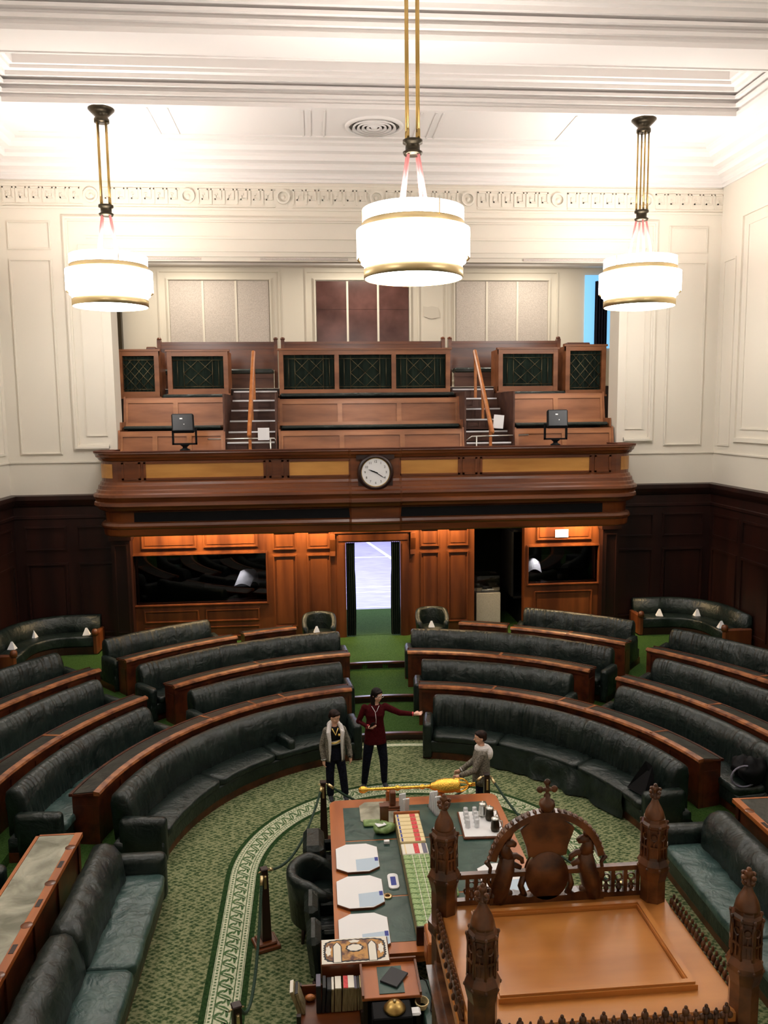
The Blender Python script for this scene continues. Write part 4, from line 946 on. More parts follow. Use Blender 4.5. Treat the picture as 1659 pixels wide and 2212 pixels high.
# ------------------------------------------------------------------ tub chairs, corner sofas, tent cards
def tent(x, y, z, rz, lab, s=1):
    g = G(); a, h = .075*s, .15*s
    g.add([(-a, -a*.8, 0), (a, -a*.8, 0), (a, a*.8, 0), (-a, a*.8, 0), (-.02, 0, h), (.02, 0, h)], [(0, 3, 2, 1), (0, 1, 5, 4), (2, 3, 4, 5), (1, 2, 5), (3, 0, 4)])
    o = obj('tent_card', g, 'white', loc=(x, y, z)); o.rotation_euler = (0, 0, rz); tag(o, lab, 'sign')
def tub_chair(name, lab, x, y, z, rz, hb=.82, mat='leather', R=.36, group=None):
    t = thing(name, lab, 'chair', (x, y, z), rz, group)
    g = G(); a0, a1 = -PI*.18, PI*1.18          # open towards -y
    n = 28; prof = []; v = []; f = []
    for i in range(n+1):
        a = a0+(a1-a0)*i/n; k = sin(PI*i/n); h = .60+(hb-.60)*min(1, k*1.5)**1.2
        ring = [(R-.07, .40), (R-.08, h-.06), (R-.055, h-.01), (R-.01, h), (R+.035, h-.03), (R+.04, h-.1), (R+.0, .2), (R-.05, .2)]
        for r, zz in ring:
            v.append((r*1.04*cos(a), r*sin(a)*1.05+.02, zz))
    k = 8
    for i in range(n):
        for j in range(k): jj = (j+1) % k; f.append((i*k+j, (i+1)*k+j, (i+1)*k+jj, i*k+jj))
    f.append(tuple(range(k))); f.append(tuple(n*k+j for j in range(k-1, -1, -1))); g.add(v, f, 0, True); obj('backrest', g, mat, t)
    g = G(); g.lathe([(.0001, .25), (R-.06, .25), (R-.045, .28), (R-.045, .42), (R-.08, .455), (.0001, .475)], seg=24); obj('seat_cushion', g, mat, t)
    g = G(); g.lathe([(.0001, .14), (R-.02, .14), (R-.0, .18), (R-.0, .25), (.0001, .25)], seg=24); obj('seat_rail', g, 'mahog', t)
    for sx in (-1, 1):
        for sy in (-1, 1):
            g = G(); g.tube([(sx*.24, sy*.24, .18), (sx*.25, sy*.26, .0)], [.028, .018], 8); obj('leg', g, 'mahog', t)
    return t
tub_chair('tub_chair', 'rounded green tub chair at the back, left of the doorway, with a white card', 0.02, 19.15, .45, 0, .86)
tub_chair('tub_chair', 'rounded green tub chair at the back, right of the doorway, with a white card', 2.78, 19.3, .45, 0, .86)
tent(-.04, 19.0, .92, .1, 'white tent card on the seat of the left tub chair'); tent(2.74, 19.15, .92, -.1, 'white tent card on the seat of the right tub chair')
def sofa(path, lab):
    """path: list of (pt, outward) along the seat front, outward pointing to the wall"""
    t = thing('corner_sofa', lab, 'sofa', (0, 0, 0), 0, 'curved corner sofas'); zb = .45
    def sw(prof, mat, nm, sm=True):
        g = G(); g.sweep([(u, z+zb) for u, z in prof], path, 0, sm); obj(nm, g, mat, t)
    sw([(0, 0), (0, .18), (.6, .18), (.6, 0)], 'mahog', 'plinth', False)
    sw(rounded(-.02, .55, .18, .44, .05), 'leather', 'seat_cushion')
    sw([(.42, .4), (.44, .6), (.5, .76), (.56, .82), (.62, .83), (.66, .78), (.68, .4), (.6, .3)], 'leather', 'backrest')
    for (p, o), s in ((path[0], 1), (path[-1], -1)):
        g = G(); d = Vector((o[1], -o[0])); X = Matrix(((d.x, o[0], 0, p[0]), (d.y, o[1], 0, p[1]), (0, 0, 1, zb), (0, 0, 0, 1)))
        g.prism([(-.06, 0), (.06, 0), (.06, .6), (-.06, .6)], -.02, .0, xf=X); g.bbox(-.06, .06, -.04, .66, 0, .52, .03, 0, X); g.lathe([(.075, -.08), (.08, 0), (.06, .06), (.0001, .08)], (0, -.0, .55), 12, xf=X)
        obj('end_arm', g, 'mahog_lit', t)
def lpath(xa, ya, xb, yb, r, s):
    """from back run end (xa, ya), along the back wall to the corner, then forward to (xb, yb)"""
    p = [((xa, ya), (0, 1)), ((xb-s*r, ya), (0, 1))]
    for i in range(1, 9):
        a = PI/2*i/8; p.append(((xb-s*r+s*r*sin(a), ya-r+r*cos(a)), (s*sin(a), cos(a))))
    return p+[((xb, yb), (s, 0))]
sofa(lpath(-5.3, 19.42, -6.6, 17.8, .7, -1), 'curved dark green corner sofa at the far left under the panelled wall')
sofa(lpath(8.1, 19.42, 9.5, 17.9, .7, 1), 'curved dark green corner sofa at the far right under the panelled wall')
for x, y, lab in ((-6.9, 18.55, 'white tent card on the left corner sofa, leftmost of three'), (-6.75, 19.5, 'white tent card on the left corner sofa, middle of three'), (-5.54, 19.58, 'white tent card on the left corner sofa, rightmost of three'),
                  (8.66, 19.62, 'white tent card on the right corner sofa, leftmost of three'), (9.6, 19.5, 'white tent card on the right corner sofa, middle of three'), (9.62, 18.3, 'white tent card on the right corner sofa, rightmost of three')):
    tent(x, y, .89, random.uniform(-.3, .3), lab, 1.15)
# display case in the dark recess
t = thing('display_case', 'pale speckled plinth with a glass top case, in the dark recess', 'display case', (4.46, 20.95, .45))
g = G(); g.bbox(-.32, .32, -.32, .32, 0, .92, .005); obj('plinth', g, 'plinth', t)
g = G(); g.box(-.30, .30, -.30, .30, .93, 1.38); obj('glass_cover', g, 'glass', t)
g = G(); g.box(-.31, .31, -.31, .31, .92, .935); obj('tray', g, 'plinth', t)
for dx, dz, lab in ((-.05, .18, 'small pale document in the glass display case, upper'), (.12, .1, 'small pale document in the glass display case, lower')):
    g = G(); g.bbox(-.09, .09, -.05, .05, 0, .02, .003); tag(obj('document', g, 'white', loc=(4.46+dx, 20.95-dz+.1, .45+.94)), lab, 'paper')
g = G(); g.bbox(-.12, .12, -.06, .06, 0, .07, .01); tag(obj('small_relic', g, 'black', loc=(4.52, 21.05, 1.39)), 'small black object in the glass display case', 'exhibit')
g = G(); g.box(-.17, .17, 0, .012, -.1, .1); tag(obj('lit_notice', g, 'white', loc=(6.26, YD-.05, 2.98)), 'white notice on the wood panel above the small dark window', 'notice')
# bag and coat left on the right outer bench
g = G(); g.sphere((0, 0, .2), (.19, .2, .20), 22, 14); g.sphere((.02, .26, .15), (.17, .2, .17), 22, 14)
for i, p in enumerate(g.v): d = crease(p, .16, 5); g.v[i] = (p[0]*(1+d*2), p[1]*(1+d), max(0, p[2]*(1+d*2)))
bagt = thing('bag', 'black bag with a pale looped strap at the end of the right outer bench', 'bag', (6.31, 10.95, .61))
obj('bag_body', g, 'black', bagt)
g = G(); g.tube([(-.16+.20*cos(a), -.10, .16+.16*sin(a)) for a in [PI*.3+i*PI*1.5/14 for i in range(15)]], .014, 6); obj('strap', g, 'bookgrey', bagt)
# ------------------------------------------------------------------ patterned border woven round the carpet
def bpos(s, R, z):
    """s metres along the border from its near left end; straight leg, half circle, straight leg"""
    y0, cy = 4.5, 10.27; L1 = cy-y0; rm = 2.335; L2 = PI*rm
    if s < L1: return (CX-R, y0+s, z)
    if s < L1+L2: a = PI-(s-L1)/rm; return (CX+R*cos(a), cy+R*sin(a), z)
    return (CX+R, cy-(s-L1-L2), z)
LB = 2*5.77+PI*2.335
g = G()
def strip(r0, r1, z, m, n=150):
    v = []; f = []
    for i in range(n+1): s = LB*i/n; v += [bpos(s, r0, z), bpos(s, r1, z)]
    g.add(v, [(2*i, 2*i+1, 2*i+3, 2*i+2) for i in range(n)], m)
strip(2.10, 2.57, .002, 2); strip(2.165, 2.505, .004, 0)
for r in (2.172, 2.238, 2.425, 2.492): strip(r, r+.006, .006, 1)
strip(2.243, 2.25, .006, 1); strip(2.418, 2.424, .006, 1)
s = 0
while s < LB:                                 # small squares in the guard bands
    for r in (2.195, 2.45):
        g.add([bpos(s, r, .006), bpos(s+.022, r, .006), bpos(s+.022, r+.024, .006), bpos(s, r+.024, .006)], [(0, 1, 2, 3)], 1)
    s += .048
s = .05; k = 0
while s < LB-.2:                              # curling leaves
    flip = 1 if k % 2 else -1; rc = 2.336
    for (ds, dr, ln, wd, an) in ((0, .0, .105, .030, 1.05), (.085, -.045, .05, .018, .2), (.085, .05, .05, .018, 2.2), (.10, .0, .035, .016, -.6)):
        ca, sa = cos(an), sin(an)*1; pts = []
        for i in range(12):
            t = 2*PI*i/12; a, b = ln*cos(t), wd*sin(t)+.25*wd*cos(2*t)
            u, w2 = a*ca-b*sa, a*sa+b*ca
            pts.append(bpos(max(0, s+ds+u), rc+dr+w2*.9, .006))
        g.add(pts, [tuple(range(12))], 1)
        if wd > .025:
            a0_ = [bpos(max(0, s+ds+ln*.7*q*ca+.006*e*sa), rc+dr+ln*.7*q*sa*.9-.006*e*ca, .008) for q, e in ((-1, 1), (1, 1), (1, -1), (-1, -1))]
            g.add(a0_, [(0, 1, 2, 3)], 0)
    s += .165; k += 1
o = tag(obj('carpet_border', g, ['cream', 'leafg', 'edgeg'], recalc=False), 'cream and green leaf patterned horseshoe border woven into the green carpet', 'carpet border')
g = G(); pth = arc(-9, 9, 4.08, 8); g.sweep([(-.1, .003), (.06, .003), (.06, .001), (-.1, .001)], pth, 1); g.sweep([(-.08, .005), (.03, .005), (.03, .002), (-.08, .002)], pth, 0)
tag(obj('carpet_border', g, ['cream', 'leafg']), 'thin pale carpet border running across the foot of the aisle steps', 'carpet border')

# ------------------------------------------------------------------ the centre table
TX0, TX1, TY0, TY1, TZ = .10, 2.42, 7.45, 10.72, .78
def rrect(x0, x1, y0, y1, r, n=6):
    p = []
    for cx, cy, s in ((x1-r, y1-r, 0), (x0+r, y1-r, PI/2), (x0+r, y0+r, PI), (x1-r, y0+r, 1.5*PI)):
        for i in range(n+1): a = s+PI/2*i/n; p.append((cx+r*cos(a), cy+r*sin(a)))
    return p
tb = thing('centre_table', 'long wooden table with green leather top and rounded corners in the middle of the floor', 'table', (0, 0, 0))
g = G(); g.prism(rrect(TX0, TX1, TY0, TY1, .12), TZ-.05, TZ); g.prism(rrect(TX0+.02, TX1-.02, TY0+.02, TY1-.02, .1), TZ-.12, TZ-.05); obj('tabletop', g, 'tablewood', tb)
ycut = [TY0+.16, 8.41, 9.62, TY1-.22]
for i in range(3):
    g = G(); g.prism([(TX0+.18, ycut[i]+.012), (TX1-.18, ycut[i]+.012), (TX1-.18, ycut[i+1]-.012), (TX0+.18, ycut[i+1]-.012)], TZ-.002, TZ+.003); obj('leather_inlay', g, 'tabletop', tb)
for x in (TX0+.38, TX1-.62):
    for y in (TY0+.2, 8.9, TY1-.75):
        g = G(); g.box(x, x+.40, y, y+.55, 0, TZ-.12); g.box(x-.02, x+.42, y-.02, y+.57, 0, .1)
        g.box(x+.05, x+.35, y-.012, y, .16, .62); obj('pedestal', g, 'mahog_lit', tb)
def mat8(x0, x1, y0, y1, lab, blue=True, c=.13):
    t = thing('blotter_mat', lab, 'mat', ((x0+x1)/2, (y0+y1)/2, TZ+.004), 0, 'white octagonal table mats')
    w, h = (x1-x0)/2, (y1-y0)/2
    P = [(-w+c, -h), (w-c, -h), (w, -h+c*.7), (w, h-c*.7), (w-c, h), (-w+c, h), (-w, h-c*.7), (-w, -h+c*.7)]
    g = G(); g.prism(P, .0, .024); obj('board', g, 'rail', t)
    g = G(); g.prism([(a*.985, b*.985) for a, b in P], .024, .028); obj('white_face', g, 'white', t)
    if blue:
        g = G(); g.prism([(-.02, -h+.02), (w-c, -h+.02), (w-.01, -h+c*.7), (w-.01, -.02), (-.02, -.05)], .028, .0295); obj('blue_print', g, 'paleblue', t)
        g = G(); g.box(w-.05, w-.01, -.10, -.02, .0295, .0305); obj('navy_mark', g, 'navy', t)
    return t
mat8(.15, .66, 8.88, 9.50, 'white octagonal mat with blue corner on the left of the table, farthest of three')
mat8(.14, .66, 8.18, 8.80, 'white octagonal mat with blue corner on the left of the table, middle of three')
mat8(.14, .66, 7.48, 8.09, 'white octagonal mat on the left of the table, nearest of three, behind the ornate panel')
mat8(1.78, 2.30, 8.25, 8.9, 'white octagonal mat on the right of the table, half hidden by the carved chair crest')
g = G(); P8 = [(-.17, -.3), (.17, -.3), (.25, -.2), (.25, .2), (.17, .3), (-.17, .3), (-.25, .2), (-.25, -.2)]; g.prism(P8, 0, .012)
tag(obj('blotter_mat', g, 'inlay_pale', loc=(.75, 10.30, TZ+.004)), 'pale grey octagonal mat at the far left corner under the small wooden blocks', 'mat')
g = G(); g.bbox(-.055, .055, -.05, .05, 0, .26, .008); g.box(-.06, .06, -.055, .055, .255, .27)
tag(obj('wooden_block', g, 'rail', loc=(.80, 10.0, TZ+.004)), 'upright reddish wooden block on the far left part of the table', 'block')
t = thing('wooden_stand', 'small reddish wooden stand with wide stepped foot near the mace', 'stand', (.95, 10.42, TZ+.004))
g = G(); g.bbox(-.15, .15, -.1, .1, 0, .03, .008); g.bbox(-.12, .12, -.08, .08, .03, .06, .008); obj('foot', g, 'rail', t)
g = G(); g.bbox(-.04, .04, -.05, .05, .06, .24, .01); obj('upright', g, 'rail', t)
t = thing('folded_cloth_case', 'pale green satin bundle with a white card on the left of the table', 'case', (.79, 9.80, TZ+.004), .4)
g = G(); g.sphere((0, 0, .05), (.15, .11, .07), 20, 12)
for i, p in enumerate(g.v): d = crease((p[0]+3, p[1], p[2]), .05, 9); g.v[i] = (p[0]*(1+d*3), p[1]*(1+d*3), max(0, p[2]+d))
obj('satin_bundle', g, 'green_velvet', t); g = G(); g.bbox(-.12, .0, -.05, .05, .115, .125, .003); obj('white_card', g, 'white', t)
g = G(); g.bbox(-.13, .13, -.08, .08, 0, .03, .012); tag(obj('glass_dish', g, 'green_velvet', loc=(.66, 10.02, TZ+.004)), 'flat pale green dish left of the upright wooden block', 'dish')
g = G(); g.bbox(-.035, .035, -.025, .025, 0, .04, .004); tag(obj('white_cube', g, 'white', loc=(.79, 9.52, TZ+.004)), 'tiny white block on the table between mats and satin bundle', 'block')
t = thing('name_plaque', 'rounded white plaque with navy lettering lying on the table leather', 'plaque', (.79, 8.68, TZ+.004))
g = G(); g.prism(rrect(-.06, .06, -.15, .15, .05), 0, .015); obj('plate', g, 'white', t)
g = G(); g.prism(rrect(-.03, .03, -.09, .08, .006), .015, .017); obj('navy_panel', g, 'navy', t)
g = G(); g.lathe([(.03, 0), (.05, 0), (.05, .015), (.03, .015)], seg=20, caps=False); g.f.append([0, 1, 2]) if False else None
tag(obj('brass_ring', g, 'brass', loc=(.70, 8.40, TZ+.004)), 'small brass ring lying on the table near the middle mat', 'ring')
# mace on two brackets
mc = thing('mace', 'gilt mace with crowned head lying across the far end of the table', 'mace', (.50, 10.66, TZ+.17))
RX = rot(y=PI/2)
g = G(); g.lathe([(.0001, 0), (.03, .01), (.045, .04), (.05, .08), (.035, .11), (.022, .13), (.02, .15), (.02, .5), (.032, .52), (.04, .54), (.032, .56), (.02, .58), (.02, .85), (.03, .87), (.04, .89), (.03, .91), (.02, .93), (.03, 1.0)], seg=16, xf=RX); obj('shaft', g, 'gold', mc)
g = G(); g.lathe([(.02, .98), (.05, 1.02), (.06, 1.06), (.085, 1.10), (.10, 1.18), (.10, 1.30), (.09, 1.34), (.10, 1.36), (.10, 1.40), (.07, 1.41)], seg=20, xf=RX)
obj('head', g, 'gold', mc)
for i in range(4):
    a = i*PI/4; g = G(); g.tube([(1.40+.13*sin(t_*PI/10), .095*cos(t_*PI/10)*cos(a), .095*cos(t_*PI/10)*sin(a)) for t_ in range(11)], .010, 6); obj('crown_arch', g, 'gold', mc)
g = G(); g.sphere((1.56, 0, 0), .028, 12, 8); g.box(1.58, 1.63, -.008, .008, -.025, .025); obj('orb', g, 'gold', mc)
for x in (.62, 1.35):
    g = G(); g.bbox(-.04, .04, -.06, .06, 0, .10, .01); g.box(-.03, .03, -.07, -.03, .1, .16); g.box(-.03, .03, .03, .07, .1, .16)
    tag(obj('mace_bracket', g, 'tablewood', loc=(x+.3, 10.66, TZ+.001)), 'wooden bracket under the %s end of the gilt mace' % ('plain left' if x < 1 else 'crowned right'), 'bracket')
def leaflets(x, y, n, lab, sp):
    t = thing('leaflet_holder', lab, 'leaflets', (x, y, TZ+.004), sp)
    for i in range(n):
        g = G(); g.bbox(-.028, .028, -.01, .01, 0, .24+.03*((i*7) % 3), .003, 0, T((i-n/2)*.004, -i*.05+.1, 0) @ rot(x=.18))
        obj('leaflet', g, 'white', t)
    g = G(); g.bbox(-.05, .05, -.16, .16, 0, .012, .003); obj('tray', g, 'glass', t)
leaflets(1.08, 10.28, 6, 'row of upright white leaflets at the far end of the book row', .12); leaflets(1.50, 10.30, 5, 'row of upright white leaflets right of the book row, behind the carved pinnacle', .25)
# books down the middle
bk = 'volumes standing in the row along the middle of the table'
def vol(y, th, kind, lab, h=.175):
    t = thing('book', lab, 'book', (1.085, y, TZ+.004), 0, bk); w = .155
    base = {'a': 'bookcream', 'b': 'bookpale', 'g': 'bookgreen'}[kind]
    g = G(); b = .008; g.bbox(-w, w, -th/2+.002, th/2-.002, 0, h, b); bd = obj('binding', g, base, t)
    g = G(); g.box(-w-.001, -w+.004, -th/2+.008, th/2-.008, .006, h-.02); g.box(w-.004, w+.001, -th/2+.008, th/2-.008, .006, h-.02); obj('page_block', g, 'page', t)
    g = G()
    if kind == 'a': g.box(.03, .10, -th/2+.006, th/2-.01, h, h+.002); obj('red_label', g, 'red', bd); g = G(); g.box(-.135, -.115, -th/2+.01, th/2-.012, h, h+.002); obj('purple_label', g, 'navy', bd)
    elif kind == 'b':
        g.box(-.01, .05, -th/2+.01, th/2-.01, h, h+.002); obj('red_label', g, 'red', bd); g = G(); g.box(.09, .14, -th/2+.01, th/2-.01, h, h+.002); obj('grey_label', g, 'bookgrey', bd)
        g = G(); g.box(-.12, -.105, -th/2+.01, th/2-.01, h, h+.002); obj('gold_label', g, 'bookcream', bd)
    else:
        for q in (-.05, .03, .09): g = G(); g.box(q, q+.006, -th/2, th/2, h, h+.002); obj('spine_band', g, 'bookpale', bd)
        g = G(); 
        for q in (.05, .11): g.box(-w+.01, w-.01, -th/2-.001, -th/2+.001, q, q+.005)
        obj('cover_line', g, 'bookpale', bd)
    return t
ordn = ['farthest', 'second', 'third', 'fourth', 'fifth', 'sixth', 'nearest']
for i in range(7): vol(9.86-.098*i, .096, 'a', 'cream volume with red label in the table row, %s of the seven red-labelled ones' % ordn[i])
vol(9.06, .24, 'b', 'thick pale volume with red and grey labels, between cream and green volumes')
og = ['farthest', 'second', 'third', 'fourth', 'fifth', 'sixth', 'seventh', 'eighth', 'ninth', 'tenth', 'eleventh', 'twelfth', 'thirteenth', 'nearest']
for i in range(14): vol(8.885-.0965*i, .095, 'g', 'mottled green volume in the table row, %s of fourteen green ones' % og[i], .175)
g = G(); g.bbox(-.17, .17, -.012, .012, 0, .2, .006); tag(obj('book_end', g, 'tablewood', loc=(1.085, 9.925, TZ+.004)), 'wooden book end at the far end of the book row', 'book end')
g = G(); g.bbox(-.17, .17, -.012, .012, 0, .2, .006); tag(obj('book_end', g, 'mahog', loc=(1.085, 7.55, TZ+.004)), 'dark book end at the near end of the book row', 'book end')
# tray with glasses and jugs
t = thing('glass_tray', 'wooden tray lined with white cloth on the right of the table', 'tray', (2.04, 9.82, TZ+.004), -.05)
g = G(); g.bbox(-.27, .27, -.34, .34, 0, .03, .008)
obj('tray_base', g, 'mahog_lit', t); g = G(); g.box(-.25, .25, -.32, .32, .03, .036); obj('white_cloth', g, 'white', t)
tp = thing('drinking_glass', 'upturned drinking glass on the white lined tray, one of eight', 'glass', (1.88, 10.05, TZ+.042), 0, 'upturned glasses on the tray')
g = G(); g.lathe([(.034, 0), (.030, .10), (.026, .105), (.0001, .105)], seg=18, caps=False); g.lathe([(.031, .0), (.027, .098), (.0001, .10)], seg=18, caps=False); obj('bowl', g, 'paleglass', tp)
rows = ['farthest', 'second', 'third', 'nearest']
for r in range(4):
    for c in range(2):
        lab = 'upturned drinking glass on the tray, %s in the %s line' % (rows[r], 'left' if c == 0 else 'right')
        if r == c == 0: tp['label'] = lab
        else: dup(tp, (1.88+c*.12-.01*r, 10.05-.105*r, TZ+.042), 0, lab)
def jug(x, y, lab, lid):
    t = thing('water_jug', lab, 'jug', (x, y, TZ+.042))
    g = G(); g.lathe([(.0001, 0), (.05, 0), (.058, .03), (.052, .10), (.045, .14), (.05, .155)], seg=20); obj('body', g, 'bronze' if lid else 'steel', t)
    g = G(); g.lathe([(.05, .155), (.05, .165), (.03, .175), (.012, .18), (.012, .195), (.0001, .2)], seg=20); obj('lid', g, 'steel', t)
    g = G(); g.tube([(.05, 0, .13), (.09, 0, .12), (.095, 0, .07), (.058, 0, .03)], .007, 6); obj('handle', g, 'steel', t)
jug(2.10, 10.02, 'small silvery water jug on the tray, beside the far glasses', 0); jug(2.17, 9.9, 'dark water jug on the tray near its far right corner', 1); jug(2.18, 9.62, 'dark water jug with pale handle at the near right corner of the tray', 1)
g = G(); g.bbox(-.07, .07, -.1, .1, 0, .05, .02); tag(obj('glass_block', g, 'bookgreen', loc=(1.42, 8.4, TZ+.004)), 'small mottled green box on the table beside the carved pinnacle', 'box')

# ------------------------------------------------------------------ chairs along the left of the table
tub_chair('tub_chair', 'low rounded green tub chair pushed under the left side of the table', 0.0, 9.07, 0, PI/2, .80)
def arm_chair(lab, x, y, w, d, hb=.80):
    t = thing('desk_chair', lab, 'chair', (x, y, 0), 0, 'square green leather chairs by the table')
    g = G(); g.bbox(0, .45, -w/2, w/2, .32, .46, .05); obj('seat_cushion', g, 'leather', t)
    g = G(); g.bbox(-.02, d-.02, -w/2, w/2, .34, hb, .055, 0)
    for i, p in enumerate(g.v): g.v[i] = (p[0]-(.10*(p[2]-.34)), p[1]*(1-.12*(p[2]-.34)), p[2])
    obj('backrest', g, 'leather', t)
    for s in (-1, 1):
        g = G(); g.bbox(.1, .5, s*w/2-.03, s*w/2+.03, .44, .60, .025); obj('armrest', g, 'leather', t)
        for xx in (.02, .46): g = G(); g.tube([(xx, s*(w/2-.04), .33), (xx, s*(w/2-.02), 0)], [.028, .02], 8); obj('leg', g, 'mahog', t)
    return t
arm_chair('square green leather chair farthest along the left side of the table', -.19, 9.75, .56, .26, .80)
arm_chair('narrow backed green leather chair at the left of the table, second nearest', -.16, 8.45, .44, .15)
arm_chair('narrow backed green leather chair at the left of the table, nearest', -.13, 7.92, .46, .15)

# ------------------------------------------------------------------ rope stanchions
def stanchion(x, y, lab, rz=.35):
    t = thing('rope_stanchion', lab, 'stanchion', (x, y, 0), rz, 'mahogany rope stanchions')
    g = G(); g.bbox(-.14, .14, -.14, .14, 0, .05, .01); g.bbox(-.11, .11, -.11, .11, .05, .085, .012); obj('base', g, 'rail', t)
    g = G(); a, b = .055, .036; g.add([(-a, -a, .085), (a, -a, .085), (a, a, .085), (-a, a, .085), (-b, -b, .93), (b, -b, .93), (b, b, .93), (-b, b, .93)], [(0, 3, 2, 1), (4, 5, 6, 7), (0, 1, 5, 4), (1, 2, 6, 5), (2, 3, 7, 6), (3, 0, 4, 7)])
    g.bbox(-.045, .045, -.045, .045, .93, .95, .008); pst = obj('post', g, 'mahog', t)
    g = G(); g.box(-.014, .014, -.052, -.036, .72, .88)
    g.lathe([(.012, 0), (.018, .01), (.0001, .02)], (0, -.05, .86), 8); obj('brass_plate', g, 'brass', pst)
    g = G(); g.tube([(-.07, 0, .90), (-.045, 0, .91), (.045, 0, .91), (.07, 0, .90)], .008, 6); obj('hook', g, 'brass', pst)
stanchion(-.68, 8.84, 'mahogany rope stanchion left of the table chairs, standing clear on the carpet border')
stanchion(-.79, 6.68, 'rope stanchion cut off by the bottom edge, only its top in view')
stanchion(.02, 10.98, 'mahogany rope stanchion at the far left corner of the table, beside one boy', 0)
stanchion(2.36, 10.98, 'mahogany rope stanchion at the far right corner of the table, before the boy in grey', 0)
def rope(a, b, sag, lab, r=.017):
    g = G(); pts = []
    for i in range(25): u = i/24; pts.append((a[0]+(b[0]-a[0])*u, a[1]+(b[1]-a[1])*u, a[2]+(b[2]-a[2])*u-sag*4*u*(1-u)))
    t = thing('barrier_rope', lab, 'rope', (0, 0, 0)); g.tube(pts, r, 8); obj('cord', g, 'rope', t)
    for p, q in ((pts[0], pts[1]), (pts[-1], pts[-2])):
        g = G(); d = Vector(q)-Vector(p); g.tube([Vector(p), Vector(p)+d*.8], r*1.25, 8); obj('brass_end', g, 'brass', t)
rope((.0, 10.93, .89), (-.62, 8.9, .89), .30, 'dark green rope sagging along the left of the table, farther of two')
rope((-.70, 8.78, .89), (-.78, 6.74, .89), .62, 'dark green rope sagging towards the bottom edge, nearer of two')
rope((.09, 10.98, .90), (2.29, 10.98, .90), .45, 'dark green rope hanging across the far end of the table')
rope((2.42, 10.93, .90), (3.3, 8.2, .90), .30, 'dark green rope running down the right side of the table to behind the carved crest')
stanchion(3.34, 8.1, 'mahogany rope stanchion hidden behind the carved canopy, right of the table', 0)

# ------------------------------------------------------------------ clerk's things in front of the table
t = thing('book_trolley', 'dark wooden book trolley with a low shelf, at the bottom edge left of centre', 'trolley', (.04, 6.98, 0))
g = G(); g.bbox(-.31, .27, -.22, .22, .58, .61, .006); g.bbox(-.31, .31, -.22, .22, .28, .31, .006); g.box(-.31, .31, .2, .22, .61, .7); obj('shelf', g, 'rail', t)
for sx in (-.29, .29):
    for sy in (-.2, .2): g = G(); g.box(sx-.02, sx+.02, sy-.02, sy+.02, 0, .72); obj('leg', g, 'mahog', t)
bl = [(-.27, .035, 'bookpale', 'page', .24, -.32, 'grey topped thin book leaning left at the left end of the trolley'), (-.235, .03, 'bookdark', 'page', .22, -.30, 'thin black book leaning beside the leftmost book on the trolley'),
      (-.10, .045, 'bookgrey', 'bookdark', .27, .0, 'tall black book with slate grey top on the trolley'), (-.06, .03, 'bookdark', 'bookdark', .25, .06, 'black book right of the tall slate topped one'), (-.02, .04, 'bookdark', 'bookdark', .23, .08, 'black book just left of the pale books'),
      (.025, .025, 'bookpale', 'page', .23, .03, 'thin white topped book, first of the pale ones on the trolley'), (.075, .06, 'bookpale', 'page', .235, .03, 'thick white topped book left of the red one'), (.135, .045, 'red', 'page', .235, .07, 'brown book with bright red top on the trolley'),
      (.19, .06, 'bookpale', 'page', .235, .05, 'thick white topped book right of the red one'), (.238, .028, 'bookgrey', 'page', .225, .02, 'slim brown and grey book between pale ones on the trolley'), (.268, .02, 'bookdark', 'page', .225, .0, 'very thin dark book near the right end of the trolley'), (.295, .03, 'bookcream', 'page', .23, -.0, 'cream topped book at the right end of the trolley')]
for x, w, top, face, h, lean, lab in bl:
    t = thing('book', lab, 'book', (.03+x, 7.0, .612), 0, 'books standing on the dark trolley'); X = rot(y=lean)
    g = G(); g.bbox(-w/2, w/2, -.085, .085, 0.004, h, .004, 0, X); obj('cover', g, face, t)
    g = G(); g.box(-w/2+.002, w/2-.002, -.082, .082, h, h+.006, 0, X); obj('top_edge', g, top, t)
g = G(); g.sphere((0, 0, 0), (.05, .035, .03), 14, 8); tag(obj('spinning_top', g, 'orange', loc=(-.15, 7.1, .64)), 'small orange wooden object between the leaning books', 'ornament')
for x, lab in ((-.12, 'white paper stack on the lower trolley shelf, left one'), (.16, 'white paper stack on the lower trolley shelf, right one')):
    g = G(); g.bbox(-.11, .11, -.14, .14, 0, .05, .004); tag(obj('paper_stack', g, 'white', loc=(x, 6.9, .31)), lab, 'paper')
# ornate marquetry panel
t = thing('ornate_box', 'flat ornate box with golden brown scrollwork and pale medallion, leaning by the book trolley', 'box', (.285, 7.33, .93), .0)
g = G(); g.bbox(-.33, .33, -.19, .19, -.14, 0, .01); obj('box_body', g, 'rail', t)
def flat(pts, m, z, nm):
    g = G(); g.prism(pts, z, z+.0012); return obj(nm, g, m, t)
def blob(cx, cy, rx, ry, k, amp, n=48, ph=0): return [(cx+rx*cos(2*PI*i/n)*(1+amp*sin(k*2*PI*i/n+ph)), cy+ry*sin(2*PI*i/n)*(1+amp*sin(k*2*PI*i/n+ph))) for i in range(n)]
flat([(-.32, -.18), (.32, -.18), (.32, .18), (-.32, .18)], 'bookpale', .0, 'pale_ground')
def scal(w, h, amp, k, z, m, nm):
    pts = []
    for i in range(160):
        t_ = 2*PI*i/160; c, s_ = cos(t_), sin(t_); q = (abs(c)**5+abs(s_)**5)**(-1/5); r_ = 1+amp*sin(k*t_)
        pts.append((w*c*q*r_, h*s_*q*r_))
    flat(pts, m, z, nm)
scal(.300, .165, .018, 34, .0013, 'bookdark', 'dark_scroll'); scal(.280, .148, .018, 34, .0026, 'ornate_gold', 'golden_field')
